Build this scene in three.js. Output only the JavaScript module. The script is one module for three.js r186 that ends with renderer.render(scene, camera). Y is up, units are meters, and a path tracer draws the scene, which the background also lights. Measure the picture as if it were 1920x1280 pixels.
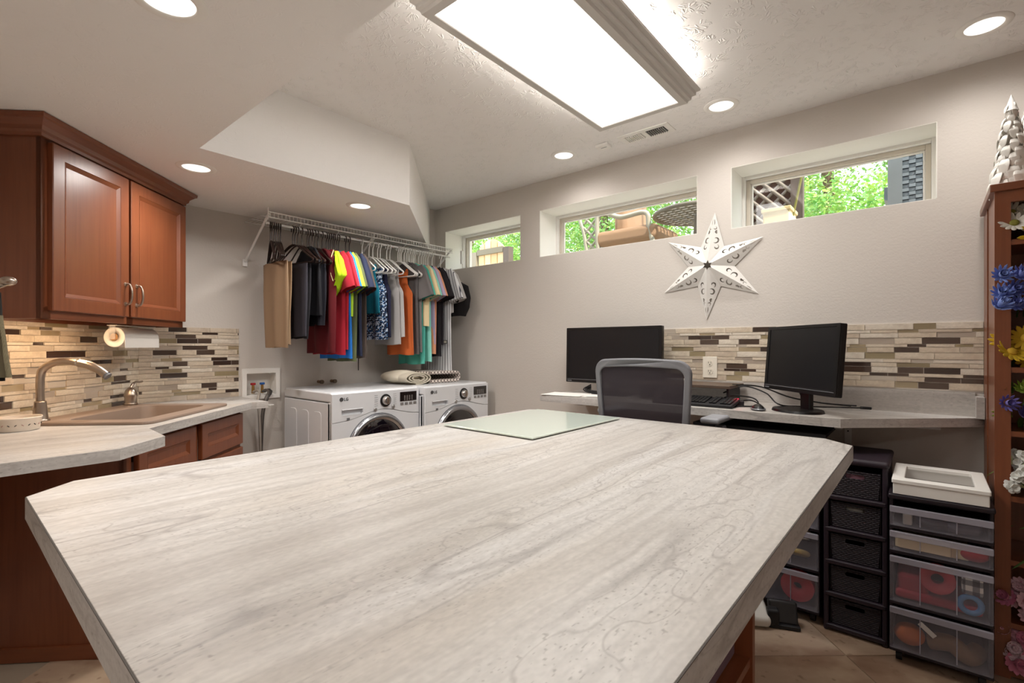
import * as THREE from 'three';
import { RoundedBoxGeometry } from 'three/addons/geometries/RoundedBoxGeometry.js';
import { mergeGeometries } from 'three/addons/utils/BufferGeometryUtils.js';
import { TextGeometry } from 'three/addons/geometries/TextGeometry.js';
import { FontLoader } from 'three/addons/loaders/FontLoader.js';
import { RectAreaLightUniformsLib } from 'three/addons/lights/RectAreaLightUniformsLib.js';

// ------------------------------------------------------------------ camera, sky, sun, exposure
const scene = new THREE.Scene();
const EYE = new THREE.Vector3(0, 1.275, 0), YAW = THREE.MathUtils.degToRad(40.3), FOCAL = 918, HORIZON = 649.5;
const camera = new THREE.PerspectiveCamera(2 * Math.atan(640 / FOCAL) * 180 / Math.PI, 1.5, 0.02, 200);
camera.position.copy(EYE);
camera.rotation.set(0, YAW, 0);
camera.setViewOffset(1920, 1280, 0, 640 - HORIZON, 1920, 1280);
const renderer = new THREE.WebGLRenderer();
renderer.toneMapping = THREE.LinearToneMapping;
renderer.toneMappingExposure = 1.07;
renderer.shadowMap.enabled = true;
RectAreaLightUniformsLib.init();
scene.background = new THREE.Color().setRGB(2.7, 3.0, 3.3);
const sun = new THREE.DirectionalLight(0xfff2dc, 6.5);
sun.position.set(7, 11, -3.5); sun.target.position.set(-1, 1.5, -6); sun.castShadow = true;
sun.shadow.mapSize.set(2048, 2048); sun.shadow.bias = -0.0005;
Object.assign(sun.shadow.camera, { left: -12, right: 12, top: 12, bottom: -12, near: 0.5, far: 40 });
scene.add(sun, sun.target);
const PANEL = 14, CAN = 3.6;               // brightness of the ceiling panel and of each recessed lamp

// ------------------------------------------------------------------ helpers
const rnd = ((s) => () => { s = (s + 0x6d2b79f5) | 0; let t = Math.imul(s ^ (s >>> 15), 1 | s); t = (t + Math.imul(t ^ (t >>> 7), 61 | t)) ^ t; return ((t ^ (t >>> 14)) >>> 0) / 4294967296; })(77);
const rr = (a, b) => a + (b - a) * rnd();
const V2 = (x, y) => new THREE.Vector2(x, y), V3 = (x, y, z) => new THREE.Vector3(x, y, z);
const fwd = V3(-Math.sin(YAW), 0, -Math.cos(YAW)), rgt = V3(Math.cos(YAW), 0, -Math.sin(YAW));
// the point where the sight line through a photo pixel meets the plane axis = value
function at(px, py, axis, value) {
  const d = fwd.clone().addScaledVector(rgt, (px - 960) / FOCAL); d.y = (HORIZON - py) / FOCAL;
  return EYE.clone().addScaledVector(d, (value - EYE[axis]) / d[axis]);
}
const used = {};
const numbered = (n) => { used[n] = (used[n] ?? -1) + 1; return used[n] ? n + '_' + String(used[n]).padStart(3, '0') : n; };
const tag = (o, label, category, group) => { o.userData.label = label; if (category) o.userData.category = category; if (group) o.userData.group = group; return o; };
function thing(name, label, category, pos = [0, 0, 0], turn = 0, group) {
  const o = new THREE.Group(); o.name = numbered(name); o.position.set(...pos); o.rotation.y = turn; scene.add(o);
  return tag(o, label, category, group);
}
function structure(name, pos = [0, 0, 0], turn = 0) {
  const o = new THREE.Group(); o.name = name; o.position.set(...pos); o.rotation.y = turn; o.userData.kind = 'structure'; scene.add(o); return o;
}
function mesh(name, geo, mat, parent, pos, rot) {
  const m = new THREE.Mesh(Array.isArray(geo) ? merge(geo) : geo, mat); m.name = name; m.castShadow = m.receiveShadow = true;
  if (pos) m.position.set(...pos); if (rot) m.rotation.set(...rot);
  parent.add(m); return m;
}
function merge(list) {
  const l = list.map((g) => { const h = g.index ? g.toNonIndexed() : g.clone(); for (const k of Object.keys(h.attributes)) if (!['position', 'normal', 'uv'].includes(k)) h.deleteAttribute(k); if (!h.attributes.uv) h.setAttribute('uv', new THREE.BufferAttribute(new Float32Array(h.attributes.position.count * 2), 2)); return h; });
  return mergeGeometries(l);
}
const mv = (g, x = 0, y = 0, z = 0) => g.translate(x, y, z);
const box = (w, h, d, x = 0, y = 0, z = 0) => mv(new THREE.BoxGeometry(w, h, d), x, y, z);
const bx = (x0, x1, y0, y1, z0, z1) => box(x1 - x0, y1 - y0, z1 - z0, (x0 + x1) / 2, (y0 + y1) / 2, (z0 + z1) / 2);
const rb = (w, h, d, r = 0.005, x = 0, y = 0, z = 0, s = 2) => mv(new RoundedBoxGeometry(w, h, d, s, Math.min(r, w / 2.01, h / 2.01, d / 2.01)), x, y, z);
const rbx = (x0, x1, y0, y1, z0, z1, r = 0.004, s = 1) => rb(x1 - x0, y1 - y0, z1 - z0, r, (x0 + x1) / 2, (y0 + y1) / 2, (z0 + z1) / 2, s);
const cyl = (r0, r1, h, n = 24, x = 0, y = 0, z = 0) => mv(new THREE.CylinderGeometry(r0, r1, h, n), x, y, z);
const lathe = (pts, n = 32) => new THREE.LatheGeometry(pts.map((p) => V2(p[0], p[1])), n);
const tube = (pts, r, n = 24, m = 6, closed = false) => new THREE.TubeGeometry(new THREE.CatmullRomCurve3(pts.map((p) => V3(...p)), closed, 'catmullrom', 0.5), n, r, m, closed);
function polyTube(pts, r, m = 6) { // straight runs with mitred joints
  const path = new THREE.CurvePath(); for (let i = 1; i < pts.length; i++) path.add(new THREE.LineCurve3(V3(...pts[i - 1]), V3(...pts[i])));
  return merge(pts.slice(1).map((p, i) => { const a = V3(...pts[i]), b = V3(...p); return rod(a, b, r, m); }));
}
function rod(a, b, r, m = 6) {
  const d = b.clone().sub(a), g = new THREE.CylinderGeometry(r, r, d.length(), m, 1);
  g.applyQuaternion(new THREE.Quaternion().setFromUnitVectors(V3(0, 1, 0), d.clone().normalize())); return mv(g, (a.x + b.x) / 2, (a.y + b.y) / 2, (a.z + b.z) / 2);
}
const shape = (pts, holes = []) => { const s = new THREE.Shape(pts.map((p) => V2(...p))); for (const h of holes) s.holes.push(new THREE.Path(h.map((p) => V2(...p)))); return s; };
const extrude = (s, depth, bevel = 0, seg = 1) => new THREE.ExtrudeGeometry(s, { depth, bevelEnabled: bevel > 0, bevelSize: bevel, bevelThickness: bevel, bevelOffset: -bevel, bevelSegments: seg, curveSegments: 16 });
// a slab lying flat: outline in (x, z), top at y1
function slab(pts, y0, y1, bevel = 0, holes = []) {
  const f = (p) => [p[0], -p[1]];
  const g = extrude(shape(pts.map(f), holes.map((h) => h.map(f))), y1 - y0 - 2 * bevel, bevel); g.rotateX(-Math.PI / 2); return mv(g, 0, y0 + bevel, 0);
}
function roundRect(w, h, r, cx = 0, cy = 0, n = 6) {
  const p = []; for (const [sx, sy, a0] of [[1, 1, 0], [-1, 1, 90], [-1, -1, 180], [1, -1, 270]]) for (let i = 0; i <= n; i++) { const a = (a0 + 90 * i / n) * Math.PI / 180; p.push([cx + sx * (w / 2 - r) + r * Math.cos(a), cy + sy * (h / 2 - r) + r * Math.sin(a)]); }
  return p;
}
// a moulding profile [[out, up], ...] swept with mitred corners along a path of [x, z, outward x, outward z]
function mitre(profile, path, closed = false) {
  const p = [], n = path.length;
  for (let k = 0; k < (closed ? n : n - 1); k++) { const a = path[k], b = path[(k + 1) % n]; for (let i = 0; i < profile.length - 1; i++) { const q = (c, r) => [c[0] + c[2] * r[0], r[1], c[1] + c[3] * r[0]], A = q(a, profile[i]), B = q(b, profile[i]), C = q(b, profile[i + 1]), D = q(a, profile[i + 1]); p.push(...A, ...B, ...C, ...A, ...C, ...D); } }
  const g = new THREE.BufferGeometry(); g.setAttribute('position', new THREE.Float32BufferAttribute(p, 3)); g.setAttribute('uv', new THREE.Float32BufferAttribute(new Float32Array(p.length / 3 * 2), 2)); g.computeVertexNormals(); return g;
}
// texture coordinates in metres; `grain` is the axis along which the pattern's u runs
function uvm(geo, grain = 'x') {
  const g = geo.index ? geo.toNonIndexed() : geo, p = g.attributes.position, n = g.attributes.normal, uv = new Float32Array(p.count * 2);
  for (let i = 0; i < p.count; i++) {
    const P = { x: p.getX(i), y: p.getY(i), z: p.getZ(i) }, a = [Math.abs(n.getX(i)), Math.abs(n.getY(i)), Math.abs(n.getZ(i))];
    const k = a[1] >= a[0] && a[1] >= a[2] ? 'y' : a[0] >= a[2] ? 'x' : 'z', ax = ['x', 'y', 'z'].filter((c) => c !== k);
    const u = ax.includes(grain) ? grain : ax.find((c) => c !== 'y') ?? ax[0], v = ax.find((c) => c !== u);
    uv[2 * i] = P[u]; uv[2 * i + 1] = P[v];
  }
  g.setAttribute('uv', new THREE.BufferAttribute(uv, 2)); return g;
}

// ------------------------------------------------------------------ textures
const hash = (x, y, s) => { let h = Math.imul(x, 374761393) ^ Math.imul(y, 668265263) ^ Math.imul(s, 2147483647 - 1274126177); h = Math.imul(h ^ (h >>> 13), 1274126177); return ((h ^ (h >>> 16)) >>> 0) / 4294967296; };
function noise(x, y, px, py, s) {
  const xi = Math.floor(x), yi = Math.floor(y), fx = x - xi, fy = y - yi, u = fx * fx * (3 - 2 * fx), v = fy * fy * (3 - 2 * fy);
  const w = (a, n) => ((a % n) + n) % n, x0 = w(xi, px), x1 = w(xi + 1, px), y0 = w(yi, py), y1 = w(yi + 1, py);
  return (hash(x0, y0, s) * (1 - u) + hash(x1, y0, s) * u) * (1 - v) + (hash(x0, y1, s) * (1 - u) + hash(x1, y1, s) * u) * v;
}
function fbm(u, v, fx, fy, oct, s) { let a = 0, w = 0.5, t = 0; for (let i = 0; i < oct; i++) { a += w * noise(u * fx, v * fy, fx, fy, s + i); t += w; fx *= 2; fy *= 2; w *= 0.55; } return a / t; }
function texture(size, metres, fn, color = true) {
  const [w, h] = Array.isArray(size) ? size : [size, size], d = new Uint8Array(w * h * 4);
  for (let y = 0; y < h; y++) for (let x = 0; x < w; x++) { const c = fn(x / w, y / h), o = (y * w + x) * 4; if (color) { d[o] = c[0]; d[o + 1] = c[1]; d[o + 2] = c[2]; } else d[o] = d[o + 1] = d[o + 2] = Math.max(0, Math.min(255, c * 255)); d[o + 3] = 255; }
  const t = new THREE.DataTexture(d, w, h); t.wrapS = t.wrapT = THREE.RepeatWrapping; t.magFilter = THREE.LinearFilter; t.minFilter = THREE.LinearMipmapLinearFilter; t.generateMipmaps = true;
  if (color) t.colorSpace = THREE.SRGBColorSpace;
  const [mx, my] = Array.isArray(metres) ? metres : [metres, metres]; t.repeat.set(1 / mx, 1 / my); t.needsUpdate = true; return t;
}
const mix = (a, b, t) => a.map((c, i) => c + (b[i] - c) * t), sat = (x) => Math.max(0, Math.min(1, x));
// grey-beige travertine laminate: long soft streaks, pits and fine lines
function laminate(s, size) {
  return texture(size, [2.4, 1.8], (u, v) => {
    const w = v + 0.03 * (noise(u * 3, v * 4, 3, 4, s) - 0.5) + 0.012 * (noise(u * 9, v * 8, 9, 8, s + 1) - 0.5), w2 = w + 0.004 * (noise(u * 40, v * 40, 40, 40, s + 2) - 0.5);
    const band = fbm(u, w, 1, 9, 3, s + 3), fine = fbm(u, w2, 6, 90, 3, s + 9), line = fbm(u, w2, 9, 230, 2, s + 13), pit = noise(u * 300, w2 * 620, 300, 620, s + 17), where = fbm(u, w, 3, 16, 2, s + 19), warm = fbm(u, w, 2, 7, 2, s + 23), vein = noise(u * 3, w2 * 26, 3, 26, s + 51), chalk = fbm(u, w, 2, 18, 2, s + 61), grain = fbm(u, v, 220, 300, 2, s + 71), crack = noise(u * 26, w2 * 60, 26, 60, s + 77);
    let c = mix([214, 209, 203], [190, 183, 175], sat((band - 0.36) * 2.4));
    c = mix(c, [203, 190, 174], sat((warm - 0.48) * 3) * 0.45); c = mix(c, [230, 228, 226], sat((chalk - 0.6) * 5) * 0.55);
    c = mix(c, [166, 158, 151], sat((fine - 0.5) * 3) * 0.38); c = mix(c, [222, 218, 212], sat((0.47 - fine) * 4) * 0.3); c = mix(c, [170, 163, 158], sat((line - 0.55) * 4) * 0.22);
    c = mix(c, [146, 139, 135], sat(1 - Math.abs(vein - 0.52) * 26) * sat((where - 0.45) * 6) * 0.5); c = mix(c, [140, 132, 126], sat((pit - 0.8) * 6) * sat((where - 0.42) * 5) * 0.55);
    c = mix(c, [150, 142, 137], sat(1 - Math.abs(crack - 0.5) * 22) * sat((where - 0.5) * 7) * 0.4);
    return c.map((q) => Math.max(0, Math.min(255, q * (0.885 + 0.09 * grain))));
  });
}
const woodTex = texture([512, 512], [0.9, 0.45], (u, v) => {
  const w = v + 0.03 * (fbm(u, v, 3, 3, 3, 5) - 0.5), g = fbm(u, w, 3, 36, 4, 8), m = fbm(u, v, 4, 5, 4, 12), l = fbm(u, w, 8, 120, 2, 16);
  return mix(mix([158, 98, 64], [146, 86, 54], sat((g - 0.35) * 2)), [166, 106, 70], sat((m - 0.5) * 2.4) * 0.7).map((c) => c * (0.97 + 0.04 * l));
});
const floorTex = texture(1024, 1.4, (u, v) => {
  const w = u + 0.09 * (fbm(u, v, 3, 3, 3, 61) - 0.5), b = fbm(w, v, 9, 3, 5, 64), m = fbm(u, v, 7, 6, 5, 68), p = fbm(u, v, 60, 60, 2, 70);
  let c = mix([182, 158, 137], [140, 109, 89], sat((b - 0.38) * 2.6)); c = mix(c, [206, 188, 164], sat((m - 0.54) * 5) * 0.6); return mix(c, [118, 94, 74], sat((p - 0.72) * 6) * 0.5);
});
const marbleTex = texture(256, [1.1, 6], (u, v) => { const m = fbm(u, v, 4, 6, 4, 81), k = fbm(u, v, 20, 24, 2, 85); return mix([222, 211, 194], [193, 178, 160], sat((m - 0.42) * 2.6)).map((c) => c * (0.96 + 0.07 * k)); });
// crow's-foot stipple of the ceilings: fans of short strokes
const stipple = (() => {
  const n = 1024, c = document.createElement('canvas'); c.width = c.height = n; const g = c.getContext('2d'); g.fillStyle = '#777'; g.fillRect(0, 0, n, n);
  for (let i = 0; i < 900; i++) {
    const x = rnd() * n, y = rnd() * n, a0 = rnd() * 6.28, k = 5 + Math.floor(rnd() * 6);
    for (let j = 0; j < k; j++) {
      const a = a0 + (j - k / 2) * 0.2, l0 = rr(4, 10), l = rr(16, 34), tone = 120 + Math.floor(rnd() * 120), bend = rr(-0.4, 0.4);
      for (const ox of [-n, 0, n]) for (const oy of [-n, 0, n]) { if (x + ox < -50 || x + ox > n + 50 || y + oy < -50 || y + oy > n + 50) continue;
        g.strokeStyle = `rgba(${tone},${tone},${tone},0.55)`; g.lineWidth = rr(2, 4); g.beginPath(); g.moveTo(x + ox + l0 * Math.cos(a), y + oy + l0 * Math.sin(a)); g.quadraticCurveTo(x + ox + l * 0.6 * Math.cos(a + bend * 0.3), y + oy + l * 0.6 * Math.sin(a + bend * 0.3), x + ox + l * Math.cos(a + bend), y + oy + l * Math.sin(a + bend)); g.stroke(); }
    }
  }
  const t = new THREE.CanvasTexture(c); t.wrapS = t.wrapT = THREE.RepeatWrapping; t.repeat.set(1 / 1.3, 1 / 1.3); return t;
})();
const orange = texture(256, 0.25, (u, v) => fbm(u, v, 34, 34, 3, 91), false);
const weave = texture(128, [0.02, 0.016], (u, v) => { const r = Math.floor(v * 2), f = (v * 2) % 1, q = (u + r * 0.5) % 1; return 0.15 + 0.85 * Math.pow(Math.sin(Math.PI * f), 0.6) * Math.pow(Math.abs(Math.sin(Math.PI * q)), 0.5); }, false);
const clothBump = texture(128, 0.012, (u, v) => 0.5 + 0.25 * Math.sin(u * 50.27) + 0.25 * Math.sin(v * 50.27), false);

// ------------------------------------------------------------------ materials
const S = (color, roughness = 0.6, o = {}) => new THREE.MeshStandardMaterial({ color, roughness, ...o });
const P = (color, roughness = 0.6, o = {}) => new THREE.MeshPhysicalMaterial({ color, roughness, ...o });
const M = {
  wall: S(0xd3ccc4, 0.85, { bumpMap: orange, bumpScale: 0.0006 }), ceiling: S(0xf2efec, 0.9, { bumpMap: stipple, bumpScale: 0.008 }), white: S(0xf1eee8, 0.5), reveal: S(0xf3f1ea, 0.6),
  lam: S(0xffffff, 0.42, { map: laminate(100, [2048, 1536]) }), seam: S(0x4a433d, 0.7),
  wood: P(0xd2bfb2, 0.36, { side: THREE.DoubleSide, map: woodTex, clearcoat: 0.35, clearcoatRoughness: 0.3 }),
  nickel: S(0xb9aa9c, 0.28, { metalness: 0.95 }), chrome: S(0xdedede, 0.12, { metalness: 1 }), appliance: P(0xe9ebee, 0.3, { clearcoat: 0.5, clearcoatRoughness: 0.15 }), black: S(0x0c0b0d, 0.35), blackMatt: S(0x141216, 0.6), darkGlass: P(0x08060a, 0.08, { clearcoat: 1 }),
  sink: S(0x8f7b6c, 0.45), paper: S(0xf7f3ec, 0.9), wire: S(0xf3f2ef, 0.45), hanger: S(0x24140f, 0.35), hangerWhite: S(0xf2efea, 0.4), glow: S(0xffffff, 0.5, { emissive: 0xfffaf2, emissiveIntensity: 1.35 }),
  grey: S(0x77777b, 0.55), greyLight: S(0x9a9ba0, 0.5), plastic: S(0x1d141d, 0.45), plum: S(0x2a1f29, 0.5), pane: P(0xffffff, 0.02, { transmission: 1, thickness: 0, ior: 1.45, specularIntensity: 0.4 }),
};

// ------------------------------------------------------------------ room shell
const XW = -3.65, ZW = -3.15, CEIL = 2.6, LOW = 2.19, XE = 1.9, ZE = 2.1, CORNER = -0.793, T = 0.2;
const DIAG = [XW, 0, CORNER], DTURN = Math.PI * 0.75;     // frame of the diagonal wall: local x towards the corner, local z into the room
const dw = (lx, off) => [XW + (-lx + off) * Math.SQRT1_2, CORNER + (-lx - off) * Math.SQRT1_2];
{
  const floor = structure('floor');
  mesh('grout_bed', bx(XW - T, XE + T, -0.2, -0.004, ZW - T, ZE + T), S(0x9c8b78, 0.9), floor);
  const tileMats = [0xffffff, 0xf1e9e2, 0xe8dfd6, 0xf8f4ee].map((c) => S(c, 0.4, { map: floorTex }));
  const A = 0.465, o = V2(-0.256, -2.435), e1 = V2(0.653, 0.757), e2 = V2(-0.757, 0.653);
  const variants = []; for (let i = 0; i < 6; i++) { const g = rb(A - 0.004, 0.012, A - 0.004, 0.002, 0, 0, 0, 1), q = uvm(g, 'x'), uv = q.attributes.uv, dx = rnd() * 1.4, dy = rnd() * 1.4; for (let k = 0; k < uv.count; k++) uv.setXY(k, uv.getX(k) + dx, uv.getY(k) + dy); variants.push(q); }
  for (let i = -12; i < 13; i++) for (let j = -12; j < 13; j++) {
    const x = o.x + e1.x * A * (i + 0.5) + e2.x * A * (j + 0.5), z = o.y + e1.y * A * (i + 0.5) + e2.y * A * (j + 0.5);
    if (x < XW + 0.1 || x > XE - 0.1 || z < ZW + 0.1 || z > ZE - 0.1 || x - z < XW - CORNER + 0.2) continue;
    mesh('floor_tile', variants[Math.floor(rnd() * 6)], tileMats[Math.floor(rnd() * 4)], floor, [x, -0.006, z], [0, -Math.atan2(e1.y, e1.x) + (rnd() < 0.5 ? 0 : Math.PI), 0]);
  }
  const ceiling = structure('ceiling');
  mesh('ceiling_slab', uvm(bx(XW - T, XE + T, CEIL, CEIL + 0.3, ZW - 0.4, ZE + T)), M.ceiling, ceiling);
  const low = [[XW, -0.79], [XW, -3.08], [-2.56, -1.99], [-2.56, -0.79], [XE, -0.79], [XE, ZE], [XW, ZE]];
  const g = slab(low.reverse(), LOW, CEIL + 0.01);
  mesh('soffit', uvm(g), S(0xf2efec, 0.9, { bumpMap: stipple, bumpScale: 0.002 }), ceiling);
  const wl = structure('wall_left'); { const a = -(CORNER + 0.1), b = -(ZW - 0.3); mesh('wall_panel', uvm(mv(extrude(shape([[a, 0], [b, 0], [b, CEIL + 0.2], [a, CEIL + 0.2]], [roundRect(0.204, 0.159, 0.004, 1.515, 1.006).reverse()]), T).rotateY(Math.PI / 2), XW - T, 0, 0), 'z'), M.wall, wl); }
  const wd = structure('wall_diagonal', DIAG, DTURN); mesh('wall_panel', uvm(bx(-4.3, 0.1, 0, CEIL + 0.2, -T, 0)), M.wall, wd);
  const wb = structure('wall_back'); mesh('wall_panel', uvm(bx(-2.2, XE + T, 0, CEIL + 0.2, ZE, ZE + T)), M.wall, wb);
  const we = structure('wall_end'); mesh('wall_panel', uvm(bx(XE, XE + T, 0, CEIL + 0.2, ZW - 0.3, ZE + T), 'z'), M.wall, we);
}
// window wall with three deep openings
const OPEN = [[-3.505, -2.579], [-2.379, -1.12], [-0.914, 0.037]], WY0 = 1.994, WY1 = 2.368, DEEP = 0.24;
{
  const wr = structure('wall_right');
  const s = shape([[XW - T, 0], [XE + T, 0], [XE + T, CEIL + 0.2], [XW - T, CEIL + 0.2]], OPEN.map(([a, b]) => [[a, WY0], [a, WY1], [b, WY1], [b, WY0]]));
  mesh('wall_panel', mv(extrude(s, 0.36), 0, 0, ZW - 0.36), M.wall, wr);
  OPEN.forEach(([a, b], i) => {
    const w = structure('window_' + (i + 1)); const z0 = ZW - DEEP, rv = M.reveal;
    for (const [n, q] of [['reveal', [a, a + 0.003, WY0, WY1]], ['reveal', [b - 0.003, b, WY0, WY1]], ['reveal', [a, b, WY1 - 0.003, WY1]], ['reveal', [a, b, WY0, WY0 + 0.003]]]) mesh(n, bx(...q, ZW - 0.35, ZW - 0.0005), rv, w);
    const fr = (x0, x1, y0, y1, t, za, zb, m, n) => { for (const q of [[x0, x0 + t, y0, y1], [x1 - t, x1, y0, y1], [x0 + t, x1 - t, y1 - t, y1], [x0 + t, x1 - t, y0, y0 + t]]) mesh(n, rbx(...q, za, zb, 0.003), m, w); };
    fr(a, b, WY0, WY1, 0.02, z0 - 0.03, z0 + 0.02, M.white, 'window_casing');
    fr(a + 0.02, b - 0.02, WY0 + 0.012, WY1 - 0.02, 0.024, z0 - 0.06, z0 - 0.01, S(0xd3cabb, 0.55), 'window_frame');
    fr(a + 0.044, b - 0.044, WY0 + 0.034, WY1 - 0.044, 0.01, z0 - 0.05, z0 - 0.03, M.white, 'glazing_bead');
    mesh('pane', bx(a + 0.05, b - 0.05, WY0 + 0.036, WY1 - 0.05, z0 - 0.043, z0 - 0.039), M.pane, w);
  });
}
// ------------------------------------------------------------------ mosaic tile backsplashes, tile by tile
{
  const unit = new THREE.BoxGeometry(1, 1, 1), mats = {
    stone: [0xffffff, 0xf2ece4, 0xe6dfd8, 0xfaf6f0].map((c) => S(c, 0.45, { map: marbleTex })),
    tan: [0x9a8b6c, 0xa8977a, 0x8f8064].map((c) => P(c, 0.12, { clearcoat: 0.6 })), pale: [0xb9ab9b, 0xc2b6a6, 0xaea091].map((c) => P(c, 0.15, { clearcoat: 0.5 })), dark: [0x4a3a31, 0x40322b, 0x54443a].map((c) => P(c, 0.12, { clearcoat: 0.6 })),
  };
  const pick = (l) => l[Math.floor(rnd() * l.length)];
  function backsplash(parent, x0, x1, y0, y1, label) {
    const bed = mesh('backsplash', bx(x0, x1, y0, y1, 0, 0.005), S(0xd9d0c4, 0.9), parent); bed.userData.label = label;
    const hs = [0.031, 0.016, 0.025, 0.032, 0.015, 0.027, 0.033, 0.018, 0.022]; let y = y1 - 0.001, k = 0;
    while (y - y0 > 0.008) {
      const h = Math.min(hs[k++ % 9], y - y0), thin = h < 0.02; let x = x0 - rr(0, 0.08);
      let last = '';
      while (x < x1 - 0.004) {
        const r = rnd(), kind = last !== 'stone' ? (r < 0.82 ? 'stone' : 'dark') : r < 0.36 ? 'stone' : r < 0.58 ? 'tan' : r < 0.77 ? 'pale' : 'dark'; last = kind;
        const w = kind === 'stone' ? rr(0.1, 0.2) : thin ? rr(0.05, 0.1) : rr(0.08, 0.15), a = Math.max(x, x0), b = Math.min(x + w, x1);
        if (b - a > 0.006) { const d = kind === 'stone' ? rr(0.009, 0.011) : 0.0065, t = mesh('tile', unit, pick(mats[kind]), bed, [(a + b) / 2 - 0, y - h / 2, d / 2]); t.scale.set(b - a - 0.0022, h - 0.0022, d); }
        x += w;
      }
      y -= h;
    }
  }
  const wl = scene.getObjectByName('wall_left'), wd = scene.getObjectByName('wall_diagonal'), wr = scene.getObjectByName('wall_right');
  backsplash(wd, -1.75, 0, 0.93, 1.4, 'beige stone and glass mosaic behind the sink');
  const l = new THREE.Group(); l.name = 'backsplash_return'; l.position.set(XW, 0, CORNER); l.rotation.y = Math.PI / 2; wl.add(l);
  backsplash(l, 0.004, 0.572, 0.93, 1.4, 'short return of the mosaic backsplash beside the laundry box');
  const r = new THREE.Group(); r.name = 'backsplash_run'; r.position.set(0, 0, ZW); wr.add(r);
  backsplash(r, -1.72, 0.2, 1.062, 1.392, 'mosaic backsplash behind the desk');
}
// ------------------------------------------------------------------ ceiling fittings
{
  const f = thing('ceiling_light', 'long white framed fluorescent panel light on the ceiling', 'ceiling light', [-1.145, CEIL, -1.765]);
  const hw = 0.225, hl = 0.61, y1 = -0.055, y0 = -0.13, m = S(0xcfcac4, 0.55);
  const prof = [[-0.012, y0 + 0.012], [-0.012, y0], [0.02, y0], [0.024, y0 + 0.012], [0.034, y0 + 0.018], [0.036, y0 + 0.034], [0.05, y0 + 0.042], [0.052, y0 + 0.058], [0.066, y0 + 0.066], [0.068, y1], [0, y1]];
  [[hw, -hl, 1, -1, hw, hl, 1, 1], [hw, hl, 1, 1, -hw, hl, -1, 1], [-hw, hl, -1, 1, -hw, -hl, -1, -1], [-hw, -hl, -1, -1, hw, -hl, 1, -1]].forEach((e) => mesh('frame_rail', mitre(prof, [e.slice(0, 4), e.slice(4)]), S(0xcfcac4, 0.55, { side: THREE.DoubleSide }), f));
  mesh('diffuser', box(2 * hw, 0.006, 2 * hl, 0, y0 + 0.008, 0), M.glow, f).userData.label = 'glowing white acrylic diffuser';
  mesh('housing', box(2 * hw - 0.02, 0.03, 2 * hl - 0.02, 0, -0.085, 0), M.white, f);
  for (const [x, z] of [[-0.15, -0.4], [0.15, -0.4], [-0.15, 0.4], [0.15, 0.4]]) mesh('hanger_stud', cyl(0.008, 0.008, 0.07, 8, x, -0.035, z), M.nickel, f);
  const a = new THREE.RectAreaLight(0xfffdfa, PANEL, 2 * hw - 0.02, 2 * hl - 0.02); a.position.set(-1.145, CEIL + y0 - 0.004, -1.765); a.rotation.x = -Math.PI / 2; scene.add(a);
  const u = new THREE.RectAreaLight(0xfffdfa, PANEL * 1.25, 2 * hw - 0.06, 2 * hl - 0.06); u.position.set(-1.145, CEIL - 0.066, -1.765); u.rotation.x = Math.PI / 2; scene.add(u);
  // recessed cans; the last two are unseen, added to brighten the foreground
  for (const [x, z, y, where] of [[0.179, -2.803, CEIL, 'above the bookcase'], [-0.865, -2.8, CEIL, 'beside the air register'], [-1.921, -2.82, CEIL, 'near the detector'], [-2.85, -0.865, LOW, 'in the low ceiling beside the wall cabinet'], [-2.81, -1.79, LOW, 'in the soffit above the wire shelf'], [-1.53, -0.4, LOW, 'in the low ceiling over the island end'], [0.6, 0.4, LOW, 'in the low ceiling beyond the island'], [-0.5, 1.1, LOW, 'in the low ceiling by the back wall']].map((q) => [q[0], q[1], q[2], q[3]])) {
    const c = thing('recessed_light', 'round lit recessed light ' + where, 'recessed light', [x, y, z], 0, 'recessed ceiling lights');
    mesh('trim_ring', lathe([[0.062, -0.001], [0.064, -0.006], [0.075, -0.007], [0.088, -0.004], [0.09, 0]]), M.white, c);
    mesh('lens', lathe([[0, -0.0035], [0.04, -0.0035], [0.062, -0.002]]), M.glow, c);
    const s = new THREE.SpotLight(0xfffaf5, z < -2.7 ? CAN * 0.45 : CAN, 0, 1.5, 1, 2); s.position.set(x, y - 0.012, z); s.target.position.set(x, 0, z); s.castShadow = true; s.shadow.radius = 3; scene.add(s, s.target);
  }
  const v = thing('ceiling_vent', 'white slotted air register on the ceiling by the light panel', 'vent', [-1.335, CEIL, -2.86]);
  mesh('plate', rb(0.33, 0.006, 0.14, 0.002, 0, -0.003, 0), M.white, v);
  for (const [x0, m2] of [[-0.13, S(0xcfccc6, 0.6)], [0.015, S(0x2a2725, 0.7)]]) { mesh('duct_opening', box(0.115, 0.003, 0.075, x0 + 0.0575, -0.0065, 0), m2, v); for (let i = 0; i < 9; i++) mesh('louvre', box(0.004, 0.007, 0.075, x0 + 0.006 + i * 0.0128, -0.01, 0).rotateZ(0), x0 < 0 ? M.white : S(0x9d9a96, 0.6), v); }
  const d = thing('smoke_detector', 'small white square detector on the ceiling', 'detector', [-1.626, CEIL, -2.846]); mesh('body', rb(0.09, 0.022, 0.07, 0.006, 0, -0.011, 0), M.white, d); mesh('grille', box(0.04, 0.002, 0.004, 0.01, -0.0225, 0.01), M.grey, d);
}
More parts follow.
